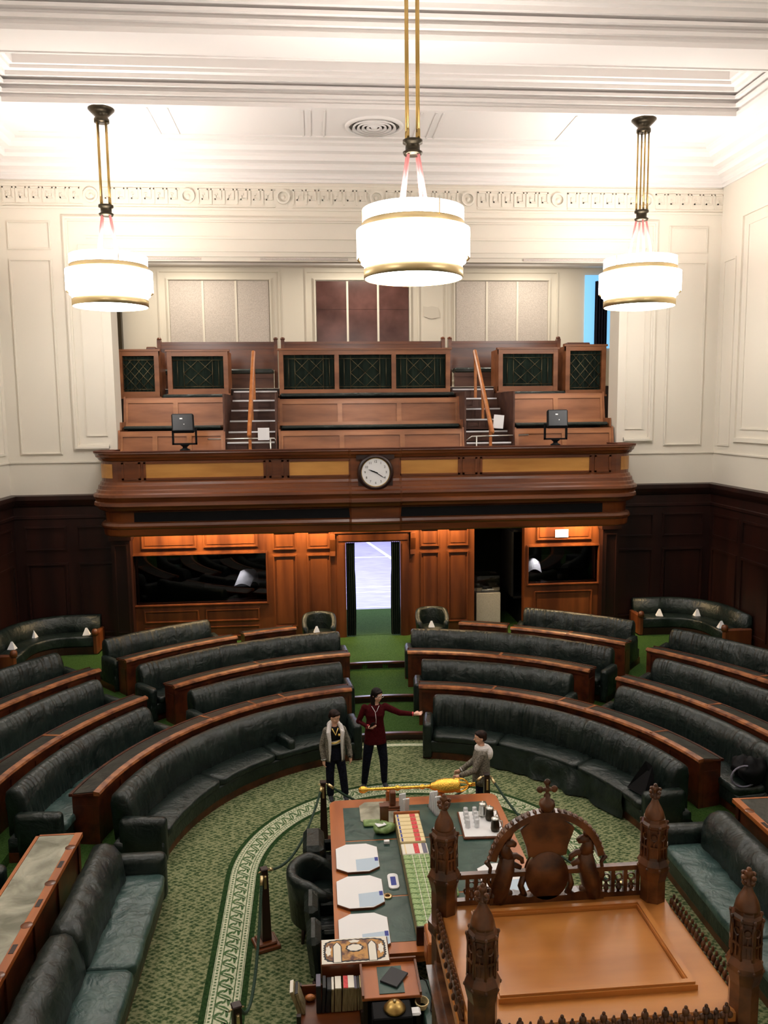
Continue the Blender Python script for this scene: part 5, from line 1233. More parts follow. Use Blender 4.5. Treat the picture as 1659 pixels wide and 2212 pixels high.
flat(blob(0, .03, .085, .062, 10, .06), 'bookdark', .0039, 'medallion_edge'); flat(blob(0, .03, .07, .048, 8, .06), 'bookpale', .0052, 'medallion')
flat(blob(0, .125, .05, .022, 5, .12), 'bookpale', .0052, 'pale_palmette')
for x in (-.255, .255): flat(blob(x, .0, .025, .07, 6, .15), 'bookpale', .0052, 'side_palmette')
for x in (-.17, .17):
    for e, m_, z_ in ((.009, 'bookdark', .0039), (0, 'bookpale', .0052)): flat([(x-.035-e, -.17), (x+.035+e, -.17), (x+.035+e, .06), (x+.02+e, .09+e), (x, .12+e), (x-.02-e, .09+e), (x-.035-e, .06)], m_, z_, 'turret')
g = G(); g.bbox(-.33, .33, -.11, .10, 0, .785, .01)
tag(obj('low_cabinet', g, 'mahog', loc=(.285, 7.33, 0.002)), 'plain dark cabinet carrying the ornate box', 'cabinet')
# writing tray on a dark desk
t = thing('writing_desk', 'small dark writing desk with raised wooden rim and green pad', 'desk', (.59, 6.97, 0))
g = G(); g.bbox(-.27, .27, -.26, .22, .86, .89, .005); obj('desktop', g, 'tablewood', t)
g = G(); g.box(-.27, .27, .2, .22, .89, .93); g.box(-.27, -.25, -.26, .2, .89, .92); g.box(.25, .27, -.26, .2, .89, .92); obj('rim', g, 'rail', t)
g = G(); g.box(-.11, .12, -.22, .14, .89, .897); obj('green_pad', g, 'tabletop', t)
g = G(); g.box(-.25, .25, -.2, .18, .3, .86); obj('cabinet_body', g, 'black', t)
for sx in (-.24, .24): g = G(); g.box(sx-.02, sx+.02, -.24, -.2, 0, .86); obj('leg', g, 'mahog', t)
g = G(); g.bbox(-.09, .09, -.11, .11, 0, .02, .004); o = tag(obj('notebook', g, 'bookdark', loc=(.63, 6.94, .898)), 'black notebook lying askew on the green pad', 'notebook'); o.rotation_euler = (0, 0, -.6)
t = thing('desk_bell', 'round brass bell with shiny centre below the writing desk', 'bell', (.60, 6.585, .872))
g = G(); g.lathe([(.095, 0), (.10, .008), (.09, .02), (.07, .045), (.04, .062), (.012, .068)], seg=32); obj('dome', g, 'brass_dark', t); g = G(); g.lathe([(.014, .066), (.016, .08), (.0001, .088)], seg=14); obj('button', g, 'brass', t)
g = G(); g.bbox(-.2, .15, -.11, .11, 0, .87, .01); tag(obj('dark_cupboard', g, 'black', loc=(.60, 6.585, 0)), 'black cupboard carrying the round bell', 'cupboard')
# cables, cup and phone box by the carved chair
g = G()
for k in range(5):
    g.tube([(.86+(.04+.005*k)*cos(a*.5+k), 6.72+(.05+.004*k)*sin(a*.5+k), .77+.012*k) for a in range(14)], .006, 5)
tag(obj('cable_coil', g, 'bookcream'), 'coil of cream cable on the pale green shelf beside the carved chair', 'cable')
g = G(); g.tube([(.80, 7.0, .80), (.86, 7.02, .86), (.93, 6.95, .84), (.96, 6.8, .79), (.93, 6.65, .78), (.97, 6.55, .775)], .006, 6); tag(obj('black_cable', g, 'black'), 'black cable arching over the cream coil', 'cable')
g = G(); g.bbox(-.03, .16, -.42, .28, 0, .765, .01); tag(obj('green_shelf', g, 'tabletop', loc=(.90, 6.8, 0)), 'pale green topped narrow shelf between writing desk and carved chair', 'shelf')
t = thing('coaster_tray', 'orange wooden tray with a white round cup on it', 'tray', (1.01, 6.64, .78)); g = G(); g.prism(rrect(-.06, .07, -.16, .14, .05), 0, .02); obj('tray_base', g, 'orange', t)
t = thing('white_cup', 'white round cup on the orange tray', 'cup', (1.0, 6.58, .802)); g = G(); g.lathe([(.025, 0), (.045, .04), (.05, .06), (.046, .06), (.0001, .055)], seg=20); obj('bowl', g, 'white', t)
g = G(); g.bbox(-.05, .05, -.16, .16, 0, .34, .015); g.box(-.056, -.048, -.1, .1, .06, .28)
tag(obj('wooden_speaker_box', g, 'orange', loc=(1.02, 7.24, .782)), 'upright orange wooden box beside the near end of the book row', 'box')
g = G(); g.bbox(-.06, .06, -.05, .05, 0, .03, .02); tag(obj('white_mouse', g, 'white', loc=(.77, 6.58, .82)), 'small white rounded object at the bottom edge', 'device')
# ------------------------------------------------------------------ the Speaker's carved chair: canopy, pinnacles, crest
SX0, SX1, SY0, SY1, SZ = .70, 2.12, 3.62, 4.68, 3.08
sc = thing('canopied_chair', 'tall carved wooden chair with flat canopy, four pinnacles and arched crest, bottom right', 'chair', (0, 0, 0))
g = G(); g.bbox(SX0, SX1, SY0, SY1, SZ-.10, SZ, .012); g.box(SX0-.03, SX1+.03, SY0-.03, SY1+.03, SZ-.16, SZ-.10); obj('canopy_roof', g, 'canopy', sc)
px0, px1, py0, py1 = .93, 1.89, 3.83, 4.48
g = G(); g.box(px0, px1, py0, py1, SZ, SZ+.012); obj('roof_panel', g, 'canopy', sc)
g = G()
for w_, z0, z1, o in ((.045, 0, .030, .05), (.028, .03, .042, .04)):
    for a, b, c, d in ((px0-o, px1+o, py1+o-w_, py1+o), (px0-o, px1+o, py0-o, py0-o+w_), (px0-o, px0-o+w_, py0-o+w_, py1+o-w_), (px1+o-w_, px1+o, py0-o+w_, py1+o-w_)): g.box(a, b, c, d, SZ+z0, SZ+z1)
obj('roof_moulding', g, 'canopy', sc)
def octa(g, c, prof, m=0):
    prof = [(r*.84, z) for r, z in prof]
    g.lathe(prof, c, 8, m, False)
def finial(x, y, z, nm='pinnacle'):
    """octagonal carved shaft, domed cap and cross-shaped leaf finial"""
    g = G(); c = (x, y, z)
    octa(g, c, [(.105, -.30), (.105, .20), (.115, .23), (.128, .27), (.128, .30), (.104, .335), (.098, .35), (.095, .53), (.108, .54), (.108, .555), (.093, .57), (.088, .59)])
    for i in range(8):                        # tracery lights on each face
        a = PI/8+i*PI/4; R_ = .0815*cos(PI/8)
        X = T(x, y, z) @ Matrix.Rotation(a, 4, 'Z') @ T(R_, 0, 0)
        for (y0, y1, z0, z1) in ((-.029, -.022, .355, .52), (.022, .029, .355, .52), (-.004, .004, .355, .46)): g.box(-.004, .012, y0, y1, z0, z1, 0, X)
        g.lathe([(.016, 0), (.022, .006), (.022, -.006)], (0, 0, 0), 10, 0, False, X @ T(.004, 0, .485) @ rot(y=PI/2), caps=False)
        g.box(-.004, .016, -.028, .028, .415, .428, 0, X)
        b_ = T(x, y, z) @ Matrix.Rotation(i*PI/4, 4, 'Z'); g.tube([b_ @ Vector((.088, 0, .34)), b_ @ Vector((.085, 0, .50)), b_ @ Vector((.094, 0, .56))], .009, 5)
        g.sphere(b_ @ Vector((.093, 0, .55)), .012, 6, 4); g.sphere(b_ @ Vector((.106, 0, .285)), .011, 6, 4)
    q = .84 if y < 4 else .9
    g.v = [(x+(a-x)*q, y+(b-y)*q, d) for a, b, d in g.v]
    pn = obj(nm, g, 'carved', sc)
    g = G(); g.lathe([(.062, .585), (.060, .60), (.054, .625), (.043, .65), (.029, .675), (.019, .70), (.016, .715)], c, 16)
    obj('dome_cap', g, 'carved', pn)
    g = G(); g.lathe([(.018, .71), (.030, .72), (.016, .732), (.014, .755), (.022, .77), (.018, .785), (.0001, .80)], c, 10)
    for i in range(4):
        a = i*PI/2+.3; d = Vector((cos(a), sin(a), 0)); p = Vector(c)
        g.tube([p+Vector((0, 0, .72)), p+d*.028+Vector((0, 0, .725)), p+d*.042+Vector((0, 0, .745))], [.010, .011, .005], 6)
        g.sphere(p+d*.034+Vector((0, 0, .76)), (.013, .013, .013), 8, 6)
    g.sphere(Vector(c)+Vector((0, 0, .79)), (.014, .014, .016), 8, 6)
    obj('cross_finial', g, 'carved', pn)
for (x, y) in ((.73, 4.60), (2.04, 4.60), (.77, 3.66), (2.12, 3.66)): finial(x, y, SZ-.06)
for (x, y) in ((.73, 4.60), (2.04, 4.60), (.75, 3.70), (2.06, 3.70)):
    g = G(); octa(g, (x, y, 0), [(.13, .0), (.13, .3), (.10, .34), (.095, 1.2), (.11, 1.24), (.095, 1.28), (.095, SZ-.16), (.12, SZ-.12), (.12, SZ-.06)]); obj('corner_post', g, 'carved', sc)
# cresting along each side: leafy knops on a rail
def crest_row(p, q, z, n, out):
    g = G(); P, Q = Vector(p), Vector(q)
    d = (Q-P); L = d.length; d.normalize(); o = Vector(out)
    for i in range(n):
        c = P+(Q-P)*((i+.5)/n); c = Vector((c.x, c.y, z)); w_ = L/n*.42
        g.sphere(c+o*.02, (w_*.8, w_*.8, .026), 8, 5); g.sphere(c+o*.035+Vector((0, 0, .03)), (w_*.55, w_*.55, .018), 7, 5)
        g.sphere(c+o*.02+d*w_*.9+Vector((0, 0, -.012)), (w_*.5, w_*.5, .02), 6, 4)
        g.tube([c+Vector((0, 0, -.09)), c+o*.02], .009, 5)
        if i % 2: g.sphere(c+o*.045+Vector((0, 0, -.05)), (w_*.7, w_*.7, .02), 7, 5)
    X0 = P+Vector((0, 0, z-.12)); X1 = Q+Vector((0, 0, z-.12)); g.tube([X0+o*.01, X1+o*.01], .022, 6)
    g.tube([X0+o*.02+Vector((0, 0, .05)), X1+o*.02+Vector((0, 0, .05))], .010, 5)
    obj('cresting', g, 'carved', sc)
crest_row((SX1-.01, 3.76, 0), (SX1-.01, 4.54, 0), SZ+.015, 19, (1, 0, 0)); crest_row((SX0+.01, 3.76, 0), (SX0+.01, 4.54, 0), SZ+.015, 19, (-1, 0, 0))
g = G()                                       # trefoil cresting on the near edge
for i in range(23):
    x = SX0+.14+(SX1-SX0-.26)*i/22; big = i % 2 == 0; s = 1.0 if big else .72
    y = SY0-.02; z = SZ-.02
    for dx, dz, r in ((0, .05, .020), (-.020, .018, .017), (.020, .018, .017), (0, .075, .010)): g.sphere((x+dx*s, y, z+dz*s+.0), (r*s, r*s*.8, r*s*1.1), 8, 6)
    g.tube([(x, y, z-.1), (x, y, z+.04)], .01, 5)
g.box(SX0+.08, SX1-.08, SY0-.05, SY0+.01, SZ-.16, SZ-.08); g.box(SX0+.08, SX1-.08, SY0-.06, SY0+.01, SZ-.30, SZ-.26)
for i in range(30):
    x = SX0+.12+(SX1-SX0-.24)*i/29; g.tube([(x, SY0-.03, SZ-.27), (x, SY0-.03, SZ-.14)], .008, 5); g.sphere((x, SY0-.03, SZ-.2), (.016, .012, .014), 6, 4)
obj('trefoil_cresting', g, 'carved', sc)
# pierced rail on the far edge
g = G(); ye = SY1-.02
g.box(SX0+.1, SX1-.1, ye-.03, ye+.01, SZ+.17, SZ+.20); g.box(SX0+.1, SX1-.1, ye-.03, ye+.01, SZ, SZ+.03)
for a, b in ((SX0+.18, 1.04), (1.72, SX1-.16)):
    n = 3
    for i in range(n+1): x = a+(b-a)*i/n; g.box(x-.012, x+.012, ye-.025, ye, SZ, SZ+.18)
    for i in range(n):
        x = a+(b-a)*(i+.5)/n
        for dx, dz in ((0, .12), (-.025, .085), (.025, .085)): g.lathe([(.016, 0), (.026, .006), (.026, -.006), (.016, 0)], (0, 0, 0), 10, 0, False, T(x+dx, ye-.012, SZ+dz) @ rot(x=PI/2), caps=False)
        g.tube([(x, ye-.012, SZ+.02), (x, ye-.012, SZ+.08)], .01, 5); g.sphere((x, ye-.012, SZ+.05), .018, 7, 5)
obj('pierced_rail', g, 'carved', sc)
# arched crest: rim, central oval shield, crown and two rearing animals
XC, YC, ZC = 1.375, ye-.015, SZ+.20
FL = Matrix(((1, 0, 0, XC), (0, 0, 1, YC-.03), (0, 1, 0, ZC), (0, 0, 0, 1)))
g = G(); n = 26; ro, ri = .365, .325
o_ = [(ro*cos(PI*.06+PI*.88*i/n), ro*sin(PI*.06+PI*.88*i/n)+.02) for i in range(n+1)]; i_ = [(ri*cos(PI*.06+PI*.88*i/n), ri*sin(PI*.06+PI*.88*i/n)+.02) for i in range(n+1)]
for k in range(n): g.prism([o_[k], o_[k+1], i_[k+1], i_[k]], 0, .06, xf=FL)
for k in range(0, n+1, 1): g.sphere(FL @ Vector((o_[k][0], o_[k][1], .03)), (.013, .03, .013), 6, 4)
obj('arch_rim', g, 'carved', sc)
g = G(); fan = [(-.17, .27), (-.09, .335), (0, .35), (.09, .335), (.17, .27), (.13, .16), (.12, .10), (0, .08), (-.12, .10), (-.13, .16)]
g.prism(fan, .01, .05, xf=FL); obj('arch_fan', g, 'carved', sc)
g = G(); g.lathe([(.0001, .04), (.6, .035), (.92, .02), (1.0, 0), (1.0, -.03), (.0001, -.03)], seg=28, xf=FL @ T(0, -.03, .03) @ Matrix.Diagonal((.135, .155, 1, 1)), smooth=True)
g.lathe([(.86, .05), (.93, .055), (.97, .045)], seg=28, xf=FL @ T(0, -.03, .02) @ Matrix.Diagonal((.135, .155, 1, 1)), caps=False)
obj('oval_shield', g, 'carved', sc)
g = G()
for a in range(5): an = PI*(.2+.15*a); g.tube([FL @ Vector((.10*cos(an), .115, .03)), FL @ Vector((.07*cos(an), .15+.02*sin(an), .03))], .012, 6)
g.sphere(FL @ Vector((0, .175, .03)), .016, 8, 6); obj('crown', g, 'carved', sc)
def beast(s, horn):
    """rearing animal facing the shield; s = side"""
    g = G()
    def L(*p, r): g.tube([FL @ Vector((s*a, b, .03)) for a, b in p], r, 8)
    L((.30, -.19), (.285, -.09), (.255, .02), (.245, .10), r=[.05, .062, .058, .045])       # trunk
    L((.245, .09), (.265, .15), (.255, .19), r=[.045, .036, .03])                            # neck
    L((.26, .185), (.22, .185), (.195, .17), r=[.034, .026, .016])                           # head
    L((.24, .09), (.19, .10), (.155, .075), (.15, .05), r=[.028, .02, .016, .012]); L((.25, .05), (.20, .04), (.16, .02), r=[.028, .02, .014])   # forelegs
    L((.295, -.12), (.23, -.15), (.22, -.19), r=[.04, .026, .02]); L((.31, -.14), (.33, -.19), r=[.045, .03])     # hind legs
    L((.32, -.14), (.365, -.06), (.35, .03), (.375, .07), r=[.014, .012, .012, .018])       # tail
    for a in range(6): L((.275, .10+.018*a), (.30, .095+.018*a), r=[.016, .006])              # mane
    L((.27, .205), (.275, .23), r=[.010, .004])
    if horn: L((.235, .21), (.19, .29), r=[.011, .004])
    else: L((.25, .215), (.24, .24), r=[.02, .012])
    obj('carved_beast', g, 'carved', sc)
beast(-1, 1); beast(1, 0)
g = G(); g.prism([(-.36, -.20), (.36, -.20), (.36, -.155), (.2, -.14), (.12, -.16), (-.12, -.16), (-.2, -.14), (-.36, -.155)], 0, .06, xf=FL)
g.tube([FL @ Vector((-.14, -.03, .03)), FL @ Vector((-.16, -.10, .03)), FL @ Vector((-.13, -.18, .03))], .02, 7); g.tube([FL @ Vector((.14, -.03, .03)), FL @ Vector((.16, -.10, .03)), FL @ Vector((.13, -.18, .03))], .02, 7)
obj('crest_base', g, 'carved', sc)
g = G(); zc = .40                              # cross on top of the arch
g.lathe([(.035, -.015), (.042, .0), (.05, .02), (.045, .045), (.02, .06), (.016, .09)], tuple(FL @ Vector((0, zc, .03))), 14)
c = FL @ Vector((0, zc+.12, .03))
for dx, dz in ((.045, 0), (-.045, 0), (0, .045), (0, -.04)): g.sphere(c+Vector((dx, 0, dz)), (.022, .014, .022), 8, 6); g.tube([c, c+Vector((dx, 0, dz))], .011, 6)
g.sphere(c, (.02, .014, .02), 8, 6); obj('arch_cross', g, 'carved', sc)
# chair body below the canopy: back, slatted side screens, seat
g = G(); g.box(SX0+.1, SX1-.1, SY0+.02, SY0+.08, .3, SZ-.16); obj('chair_back', g, 'mahog_lit', sc)
g = G(); g.bbox(SX0+.2, SX1-.2, SY0+.1, SY1-.2, .8, .95, .03); obj('seat', g, 'leather', sc)
g = G(); g.box(SX0-.05, SX1+.05, SY0, SY1, 0, .3); obj('dais', g, 'mahog', sc)
for k, x in enumerate((SX0-.02, SX1+.02)):
    g = G(); y0, y1 = SY0+.12, SY1-.12
    g.box(x-.02, x+.02, y0, y1, SZ-.36, SZ-.30); g.box(x-.02, x+.02, y0, y1, SZ-.80, SZ-.74); g2 = G(); g2.box(x-.02, x+.02, y0, y1, .3, 1.5); obj('side_panel', g2, 'carved', sc)
    n = 16
    for i in range(n+1): y = y0+(y1-y0)*i/n; g.box(x-.015, x+.015, y-.014, y+.014, SZ-.75, SZ-.33)
    g.box(x-.07, x+.0, y0, y1, SZ-.34, SZ-.325)
    obj('side_screen', g, 'carved', sc)
# ------------------------------------------------------------------ people
def fuse(g, vox=.011, it=3):
    """union of overlapping closed shells as one smooth continuous skin"""
    import bmesh
    me = bpy.data.meshes.new('f'); me.from_pydata([tuple(p) for p in g.v], [], g.f)
    bm = bmesh.new(); bm.from_mesh(me); bmesh.ops.recalc_face_normals(bm, faces=bm.faces); bm.to_mesh(me); bm.free()
    o = bpy.data.objects.new('f', me); COL.objects.link(o)
    r = o.modifiers.new('r', 'REMESH'); r.mode = 'VOXEL'; r.voxel_size = vox
    if it: sm = o.modifiers.new('s', 'SMOOTH'); sm.iterations = it; sm.factor = .5
    dg = bpy.context.evaluated_depsgraph_get(); e = o.evaluated_get(dg); m2 = e.to_mesh()
    h = G(); h.add([v.co.copy() for v in m2.vertices], [tuple(p.vertices) for p in m2.polygons], 0, True)
    e.to_mesh_clear(); bpy.data.objects.remove(o); return h
def limb(g, pts, rs, seg=14):
    g.tube(pts, rs, seg)
    for p, r in zip(pts, rs): g.sphere(p, r*.995, 14, 9)
def loft(g, secs, seg=28):
    """closed trunk from (cx, cy, z, rx, ry) sections"""
    v = []; f = []; n = seg
    for cx, cy, z, rx, ry in secs:
        for i in range(n):
            a = 2*PI*i/n; c, s_ = cos(a), sin(a); q = (abs(c)**2.4+abs(s_)**2.4)**(-1/2.4); v.append((cx+rx*c*q, cy+ry*s_*q, z))
    for k in range(len(secs)-1):
        for i in range(n): j = (i+1) % n; f.append((k*n+i, k*n+j, (k+1)*n+j, (k+1)*n+i))
    f.append(tuple(range(n-1, -1, -1))); f.append(tuple((len(secs)-1)*n+i for i in range(n))); g.add(v, f, 0, True)
def head_shapes(g, c, s, X):
    """skull, jaw, nose, lips, ears; the face looks to local -y before X turns it; s = head height"""
    def E(p, r): g.sphere((0, 0, 0), 1, 22, 14, 0, X @ T(*[q*s for q in p]) @ Matrix.Diagonal((r[0]*s, r[1]*s, r[2]*s, 1)))
    E((0, .02, .12), (.335, .41, .37)); E((0, -.05, -.10), (.285, .31, .33)); E((0, -.13, -.33), (.17, .17, .13)); E((0, -.18, -.40), (.10, .09, .075))
    E((.17, -.20, -.14), (.11, .10, .12)); E((-.17, -.20, -.14), (.11, .10, .12)); E((0, -.32, .10), (.22, .07, .06))
    E((0, -.385, -.05), (.035, .055, .10)); E((0, -.43, -.115), (.052, .055, .042)); E((0, -.335, -.225), (.085, .035, .022)); E((0, -.33, -.265), (.075, .035, .024))
    for k in (-1, 1): E((k*.335, .04, -.03), (.035, .07, .11))
def face_parts(t, c, s, X, iris='bookdark', lip='red'):
    for k in (-1, 1):
        g = G(); g.sphere((0, 0, 0), 1, 12, 8, 0, X @ T(k*.135*s, -.335*s, .03*s) @ Matrix.Diagonal((.052*s, .03*s, .026*s, 1))); ey = obj('eye', g, 'white', t)
        g = G(); g.sphere((0, 0, 0), 1, 10, 8, 0, X @ T(k*.135*s, -.358*s, .03*s) @ Matrix.Diagonal((.024*s, .014*s, .024*s, 1))); obj('iris', g, iris, ey)
        g = G(); g.tube([X @ Vector((k*q*s, y*s, z*s)) for q, y, z in ((.06, -.375, .105), (.13, -.375, .125), (.20, -.325, .105))], [.009*s, .013*s, .007*s], 6); obj('eyebrow', g, 'hairbrown', t)
    g = G(); g.sphere((0, 0, 0), 1, 12, 8, 0, X @ T(0, -.352*s, -.245*s) @ Matrix.Diagonal((.08*s, .022*s, .020*s, 1))); obj('lips', g, lip, t)
def hand(g, wrist, d, pn, s=1.0, curl=.3, spread=.12, thumb=1):
    """wrist point, direction of the fingers, palm normal; five separate tapered fingers"""
    d = Vector(d).normalized(); pn = Vector(pn); pn = (pn-d*pn.dot(d)).normalized(); w = d.cross(pn).normalized()*thumb; W = Vector(wrist)
    g.tube([W-d*.03*s, W, W+d*.04*s, W+d*.085*s], [.027*s, .026*s, .030*s, .026*s], 10)
    for k in (-.024, -.008, .008, .024): g.sphere(W+d*.075*s+w*k*s, .0145*s, 8, 6)
    for i, (k, L) in enumerate(((.028, .068), (.010, .078), (-.009, .072), (-.027, .056))):
        p = W+d*.078*s+w*k*s; q = p; r = .0095*s; ang = 0; pts = [p-d*.02*s]; rs = [r*1.05]
        dd = (d+w*(k/.028)*spread).normalized(); cr = curl*(1+.12*i)
        for j, fr in enumerate((.45, .3, .25)):
            ang += cr*(.7 if j == 0 else 1); q = q+(dd*cos(ang)+pn*sin(ang))*L*fr*s; pts.append(q); rs.append(r*(.95-.12*j))
        pts.insert(1, p); rs.insert(1, r); g.tube(pts, rs, 8); g.sphere(q, rs[-1], 8, 6)
    p = W+d*.018*s+w*.022*s; q1 = p+(w*.6+d*.7).normalized()*.034*s+pn*.004; q2 = q1+(w*.25+d*.95+pn*curl*.6).normalized()*.028*s
    g.tube([p, q1, q2], [.0135*s, .0115*s, .0085*s], 8); g.sphere(q2, .0085*s, 8, 6); g.sphere(q1, .0115*s, 8, 6)
def hairshell(c, s, X, secs, vox=.010):
    """hair mass from ellipsoids; secs = (pos, radii)"""
    g = G()
    for p, r in secs: g.sphere((0, 0, 0), 1, 20, 12, 0, X @ T(*[q*s for q in p]) @ Matrix.Diagonal((r[0]*s, r[1]*s, r[2]*s, 1)))
    return fuse(g, vox, 2)
def shoe(g, x, y, rz, s=1.0):
    X = T(x, y, 0) @ rot(z=rz)
    for p, r in (((0, .03, .045), (.042, .06, .045)), ((0, -.06, .038), (.045, .075, .036)), ((0, -.12, .03), (.042, .06, .028))): g.sphere((0, 0, 0), 1, 14, 9, 0, X @ T(*[q*s for q in p]) @ Matrix.Diagonal((r[0]*s, r[1]*s, r[2]*s, 1)))
def sole(x, y, rz, s=1.0):
    g = G(); X = T(x, y, 0) @ rot(z=rz); P = [(.043*s*cos(a)*(1 if sin(a) > 0 else 1.08), -.045*s+.125*s*sin(a)) for a in [2*PI*i/20 for i in range(20)]]
    g.prism(P, .002, .020*s, xf=X); return g

# woman in a maroon top, her left arm held out towards the benches
w = thing('person', 'woman with long dark hair and glasses in a maroon top, one arm stretched out sideways', 'person', (.885, 12.72, 0), .06)
HS = .225; HX = T(.035, -.03, 1.565) @ rot(z=.62, x=.10)
sh, el, wr_ = (.165, .0, 1.355), (.40, -.06, 1.255), (.62, -.13, 1.245); shr, elr, wrr = (-.165, .0, 1.355), (-.265, .01, 1.13), (-.125, -.17, 1.09)
hipl, knl, anl = (.085, .0, .86), (.135, -.01, .46), (.145, .02, .09); hipr, knr, anr = (-.085, .0, .86), (-.145, -.01, .46), (-.185, .02, .09)
body = G()
loft(body, [(0, 0, .80, .13, .10), (0, 0, .90, .165, .115), (0, 0, 1.02, .135, .10), (0, 0, 1.15, .125, .095), (0, -.01, 1.25, .145, .11), (0, 0, 1.34, .15, .09), (0, .0, 1.40, .07, .06)])
body.tube([(0, .01, 1.36), (.015, -.005, 1.47), (.03, -.02, 1.52)], [.058, .05, .05], 14)
for a, b, c in ((sh, el, wr_), (shr, elr, wrr)): limb(body, [a, b, c], [.045, .037, .024])
for a, b, c in ((hipl, knl, anl), (hipr, knr, anr)): limb(body, [a, b, c], [.075, .052, .034])
hand(body, wr_, (.95, -.25, .10), (0, -.5, .85), .98, .12, .22, -1); hand(body, wrr, (.8, -.5, .05), (0, .2, 1), .95, .45, .1, -1)
head_shapes(body, None, HS, HX)
obj('body', fuse(body, .0075, 2), 'skin', w, recalc=False)
face_parts(w, None, HS, HX)
g = G(); loft(g, [(0, .0, .76, .185, .135), (0, 0, .84, .178, .13), (0, 0, .93, .170, .125), (0, 0, 1.05, .148, .115), (0, 0, 1.15, .140, .108), (0, -.015, 1.25, .158, .128), (0, .0, 1.34, .162, .105), (0, .005, 1.405, .085, .075)])
for a, b, c in ((sh, el, wr_), (shr, elr, wrr)): limb(g, [a, b, Vector(b).lerp(Vector(c), .9)], [.060, .048, .036])
h = fuse(g, .010, 3)
for i, p in enumerate(h.v): d = crease(p, .006, 11); h.v[i] = (p[0]+d, p[1]+d, p[2])
obj('maroon_top', h, 'maroon', w, recalc=False)
for b, c, nm in ((el, wr_, 'cuff'), (elr, wrr, 'cuff')):
    p, q = Vector(b).lerp(Vector(c), .88), Vector(b).lerp(Vector(c), .97); g = G(); g.tube([p, q], [.038, .036], 12); obj('red_cuff', g, 'red', w)
g = G(); g.tube([(-.06, -.075, 1.40), (-.01, -.128, 1.32), (.0, -.150, 1.20), (-.0, -.135, 1.13)], .004, 6); g.tube([(.06, -.075, 1.40), (.01, -.128, 1.32)], .004, 6); obj('lanyard', g, 'white', w)
g = G(); loft(g, [(0, 0, .76, .15, .115), (0, 0, .86, .165, .12), (0, 0, .95, .155, .115)])
for a, b, c in ((hipl, knl, anl), (hipr, knr, anr)): limb(g, [a, b, c], [.096, .070, .052])
h = fuse(g, .010, 3); obj('trousers', h, 'navycloth', w, recalc=False)
g = G(); shoe(g, .15, .0, .08); h = fuse(g, .008, 1); s1 = obj('shoe', h, 'shoe', w, recalc=False); g = G(); shoe(g, -.195, .0, -.35); h = fuse(g, .008, 1); s2 = obj('shoe', h, 'shoe', w, recalc=False)
obj('shoe_sole', sole(.15, .0, .08), 'white', s1); obj('shoe_sole', sole(-.195, .0, -.35), 'white', s2)
h = hairshell(None, HS, HX, [((0, .06, .17), (.39, .42, .37)), ((0, .18, -.1), (.40, .32, .45)), ((-.27, .10, -.28), (.13, .20, .45)), ((.27, .10, -.28), (.12, .20, .40)), ((0, .22, -.55), (.34, .18, .40)), ((0, -.25, .29), (.28, .14, .10)), ((-.24, -.17, .1), (.09, .12, .2)), ((.24, -.15, .1), (.09, .12, .2)), ((-.2, .1, -.75), (.16, .16, .30))])
obj('hair', h, 'hairblack', w, recalc=False)
g = G()
for k in (-1, 1): g.lathe([(.115*HS, 0), (.125*HS, .004), (.115*HS, .008)], (0, 0, 0), 18, 0, True, HX @ T(k*.14*HS, -.415*HS, .03*HS) @ rot(x=PI/2), caps=False); g.tube([HX @ Vector((k*.26*HS, -.40*HS, .05*HS)), HX @ Vector((k*.34*HS, -.0, .03*HS))], .002, 5)
g.tube([HX @ Vector((-.03*HS, -.425*HS, .03*HS)), HX @ Vector((.03*HS, -.425*HS, .03*HS))], .002, 5)
obj('glasses', g, 'steel', w)
g = G(); g.bbox(-.035, .035, -.006, .006, -.06, .06, .004, 0, T(-.065, -.235, 1.145) @ rot(x=.6, z=.5)); tag(obj('mobile_phone', g, 'black', loc=(.885, 12.72, 0)), 'dark phone held in the maroon-topped woman\'s bent right hand', 'phone')

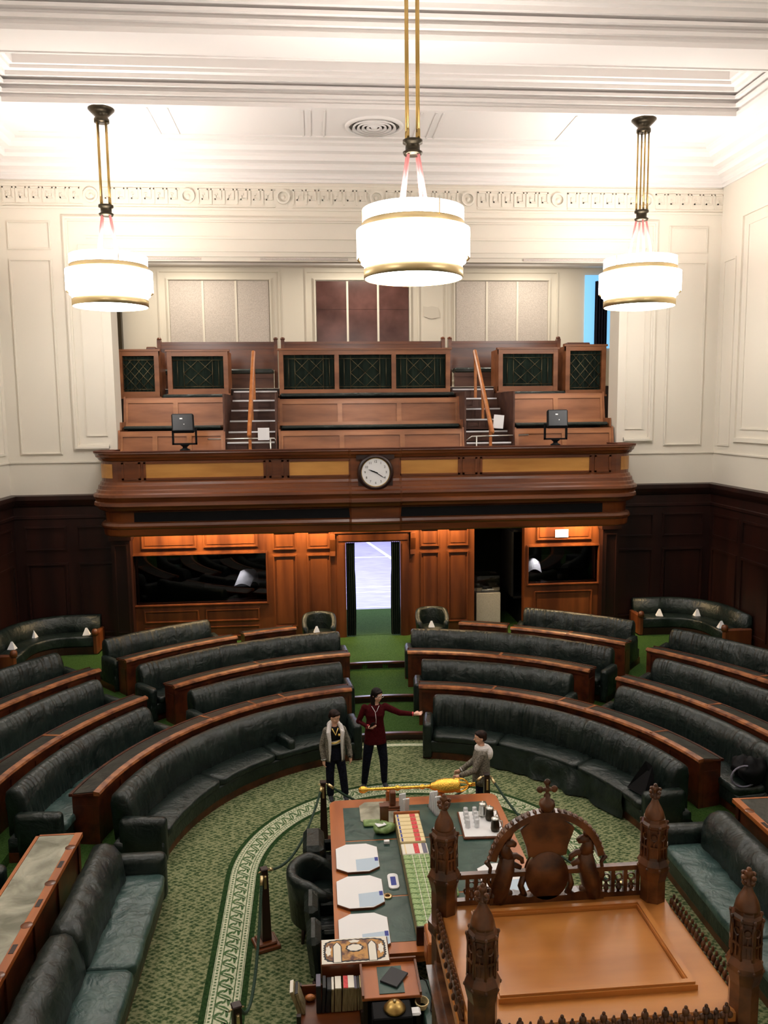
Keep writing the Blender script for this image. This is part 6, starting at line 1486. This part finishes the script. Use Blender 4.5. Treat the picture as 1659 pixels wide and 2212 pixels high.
def boy(name_lab, x, y, H, rz, HXr, arms, legs, hair, jacket, shirt, tr='navycloth', skin='skin2', open_front=True):
    t = thing('person', name_lab, 'person', (x, y, 0), rz); k = H/1.45; hs = .215*k
    HX = T(*[q*k for q in (0, -.015, 1.335)]) @ HXr
    V = lambda p: tuple(q*k for q in p)
    body = G(); loft(body, [(0, 0, .68*k, .11*k, .085*k), (0, 0, .76*k, .13*k, .095*k), (0, 0, .9*k, .11*k, .085*k), (0, 0, 1.05*k, .125*k, .09*k), (0, 0, 1.13*k, .13*k, .075*k), (0, 0, 1.18*k, .06*k, .05*k)])
    body.tube([V((0, .01, 1.14)), V((0, -.0, 1.25)), V((0, -.01, 1.30))], [.048*k, .043*k, .043*k], 14)
    for a in arms: limb(body, [V(a[0]), V(a[1]), V(a[2])], [.038*k, .031*k, .021*k]); hand(body, V(a[2]), a[3], a[4], .85*k, .35, .08, a[5])
    for a in legs: limb(body, [V(a[0]), V(a[1]), V(a[2])], [.062*k, .045*k, .03*k])
    head_shapes(body, None, hs, HX); obj('body', fuse(body, .0075, 2), skin, t, recalc=False); face_parts(t, None, hs, HX)
    g = G(); loft(g, [(0, 0, .66*k, .125*k, .10*k), (0, 0, .78*k, .14*k, .105*k), (0, 0, .86*k, .13*k, .10*k)])
    for a in legs: limb(g, [V(a[0]), V(a[1]), V(a[2])], [.082*k, .066*k, .058*k])
    obj('trousers', fuse(g, .010, 3), tr, t, recalc=False)
    for a in legs:
        g = G(); shoe(g, a[2][0]*k, a[2][1]*k-.02, 0, .9*k); so = obj('shoe', fuse(g, .008, 1), 'shoe', t, recalc=False); obj('shoe_sole', sole(a[2][0]*k, a[2][1]*k-.02, 0, .9*k), 'white', so)
    obj('hair', hairshell(None, hs, HX, hair), 'hairbrown', t, recalc=False)
    return t, k, hs, HX, V
short = [((0, .07, .20), (.375, .41, .33)), ((0, .20, .02), (.36, .26, .30)), ((0, -.22, .34), (.27, .15, .10))]
A1 = [((.125, 0, 1.12), (.215, .02, .88), (.235, -.05, .68), (.05, -.1, -1), (0, 0, 0), 1), ((-.125, 0, 1.12), (-.20, .02, .88), (-.185, -.06, .67), (.02, -.1, -1), (0, 0, 0), -1)]
A1 = [(a, b, c, d, (-.9 if a[0] > 0 else .9, .2, 0), f) for a, b, c, d, e, f in A1]
Lg = [((.07, 0, .72), (.115, -.02, .40), (.15, .0, .08)), ((-.07, 0, .72), (-.085, -.01, .40), (-.08, .02, .08))]
t, k, hs, HX, V = boy('boy in an open grey jacket with white fleece lining over a black and yellow shirt', .22, 12.38, 1.47, .12, rot(z=.85, x=.28), A1, Lg, short, 1, 1)
g = G(); loft(g, [(0, 0, .80*k, .135*k, .10*k), (0, 0, .92*k, .125*k, .098*k), (0, -.0, 1.05*k, .137*k, .102*k), (0, 0, 1.13*k, .14*k, .09*k), (0, 0, 1.185*k, .075*k, .065*k)]); obj('black_shirt', fuse(g, .009, 2), 'black', t, recalc=False)
g = G(); n = 12; v = []
for i in range(n+1):
    a = PI*1.18+PI*.64*i/n
    for z in (.925, .985): v.append((.130*k*1.04*cos(a), .112*k*sin(a), z*k+.02*cos(a)))
g.add(v, [(2*i, 2*i+2, 2*i+3, 2*i+1) for i in range(n)], 0, True); obj('yellow_band', g, 'fleece', t, recalc=False)
g = G(); g.tube([V((-.075, -.105, .95)), V((0, -.125, .955)), V((.085, -.10, .985))], .012*k, 6); obj('shirt_stripe', g, 'yellow', t)
g = G(); g.sphere(V((.055, -.108, 1.075)), .02*k, 10, 6); obj('shirt_badge', g, 'yellow', t)
g = G(); g.tube([V((-.05, -.075, 1.175)), V((0, -.118, 1.08)), V((.045, -.075, 1.175))], .010*k, 6); obj('shirt_collar', g, 'yellow', t)
def jacket_shell(front_open, r=1.0):
    g = G(); secs = [(.64, .155, .13), (.72, .165, .135), (.86, .160, .128), (1.0, .160, .128), (1.10, .165, .118), (1.165, .12, .095), (1.19, .085, .075)]
    n = 34; v = []; a0, a1 = (-PI/2+front_open, 1.5*PI-front_open); K = len(secs)
    for z, rx, ry in secs:
        op = 0
        for i in range(n+1):
            a = a0+(a1-a0)*i/n; v.append((rx*k*cos(a), ry*k*sin(a), z*k))
    f = [(q*(n+1)+i, q*(n+1)+i+1, (q+1)*(n+1)+i+1, (q+1)*(n+1)+i) for q in range(K-1) for i in range(n)]
    m = len(v); v2 = [(x*.92, y*.92, z) for x, y, z in v]; f2 = [tuple(m+i for i in reversed(q)) for q in f]
    rim = [(q*(n+1), (q+1)*(n+1), m+(q+1)*(n+1), m+q*(n+1)) for q in range(K-1)]+[(q*(n+1)+n, m+q*(n+1)+n, m+(q+1)*(n+1)+n, (q+1)*(n+1)+n) for q in range(K-1)]
    rim += [(i, m+i, m+i+1, i+1) for i in range(n)]+[((K-1)*(n+1)+i, (K-1)*(n+1)+i+1, m+(K-1)*(n+1)+i+1, m+(K-1)*(n+1)+i) for i in range(n)]
    g.add(v+v2, f+f2+rim, 0, True); return g
h = jacket_shell(.62); obj('jacket', h, 'greyknit', t)
def sleeve(a):
    g = G(); limb(g, [V(a[0]), V(a[1]), tuple(Vector(V(a[1])).lerp(Vector(V(a[2])), .93))], [.060*k, .05*k, .042*k]); h = fuse(g, .01, 2)
    for i, p in enumerate(h.v): d = crease(p, .008, 14); h.v[i] = (p[0]+d, p[1]+d, p[2])
    obj('sleeve', h, 'greyknit', t, recalc=False)
    p = Vector(V(a[1])).lerp(Vector(V(a[2])), .93); q = Vector(V(a[1])).lerp(Vector(V(a[2])), 1.0); g = G(); g.tube([p, q], [.043*k, .036*k], 12); obj('cuff', g, 'navycloth' if a[0][0] > 0 else 'white', t)
for a in A1: sleeve(a)
for s in (-1, 1):
    g = G(); pts = [V((s*.10, -.10, .66)), V((s*.095, -.125, .82)), V((s*.095, -.13, 1.0)), V((s*.11, -.105, 1.12)), V((s*.09, -.04, 1.20)), V((s*.03, .06, 1.235))]
    g.tube(pts, [.012*k, .020*k, .028*k, .036*k, .036*k, .034*k], 10); h = fuse(g, .009, 1); obj('fleece_lapel', h, 'fleece', t, recalc=False)
g = G(); g.sphere(V((0, .085, 1.18)), (.11*k, .055*k, .075*k), 18, 10); obj('hood', g, 'fleece', t)

# second boy, in profile, behind the far right corner of the table
A2 = [((.125, 0, 1.12), (.17, -.12, .90), (.12, -.32, .80), (0, -1, -.3), (-.9, 0, 0), 1), ((-.125, 0, 1.12), (-.19, -.09, .90), (-.16, -.29, .76), (.1, -1, -.35), (.9, 0, 0), -1)]
Lg2 = [((.07, 0, .72), (.08, -.01, .40), (.085, .0, .08)), ((-.07, 0, .72), (-.08, -.01, .40), (-.085, .02, .08))]
t, k, hs, HX, V = boy('boy in a grey marl hooded top seen from behind the table, facing left in profile', 2.36, 11.36, 1.44, -PI/2-.1, rot(z=.12, x=.05), A2, Lg2, short, 1, 1)
h = jacket_shell(.03); obj('hooded_top', h, 'greyknit', t)
for a in A2: sleeve(a)
g = G(); g.lathe([(.085*k, 0), (.12*k, .03*k), (.115*k, .075*k), (.075*k, .09*k)], V((0, .015, 1.13)), 20, caps=True); g.sphere(V((0, .11, 1.10)), (.12*k, .065*k, .10*k), 18, 10); h = fuse(g, .01, 3); obj('fleece_hood', h, 'fleece', t, recalc=False)
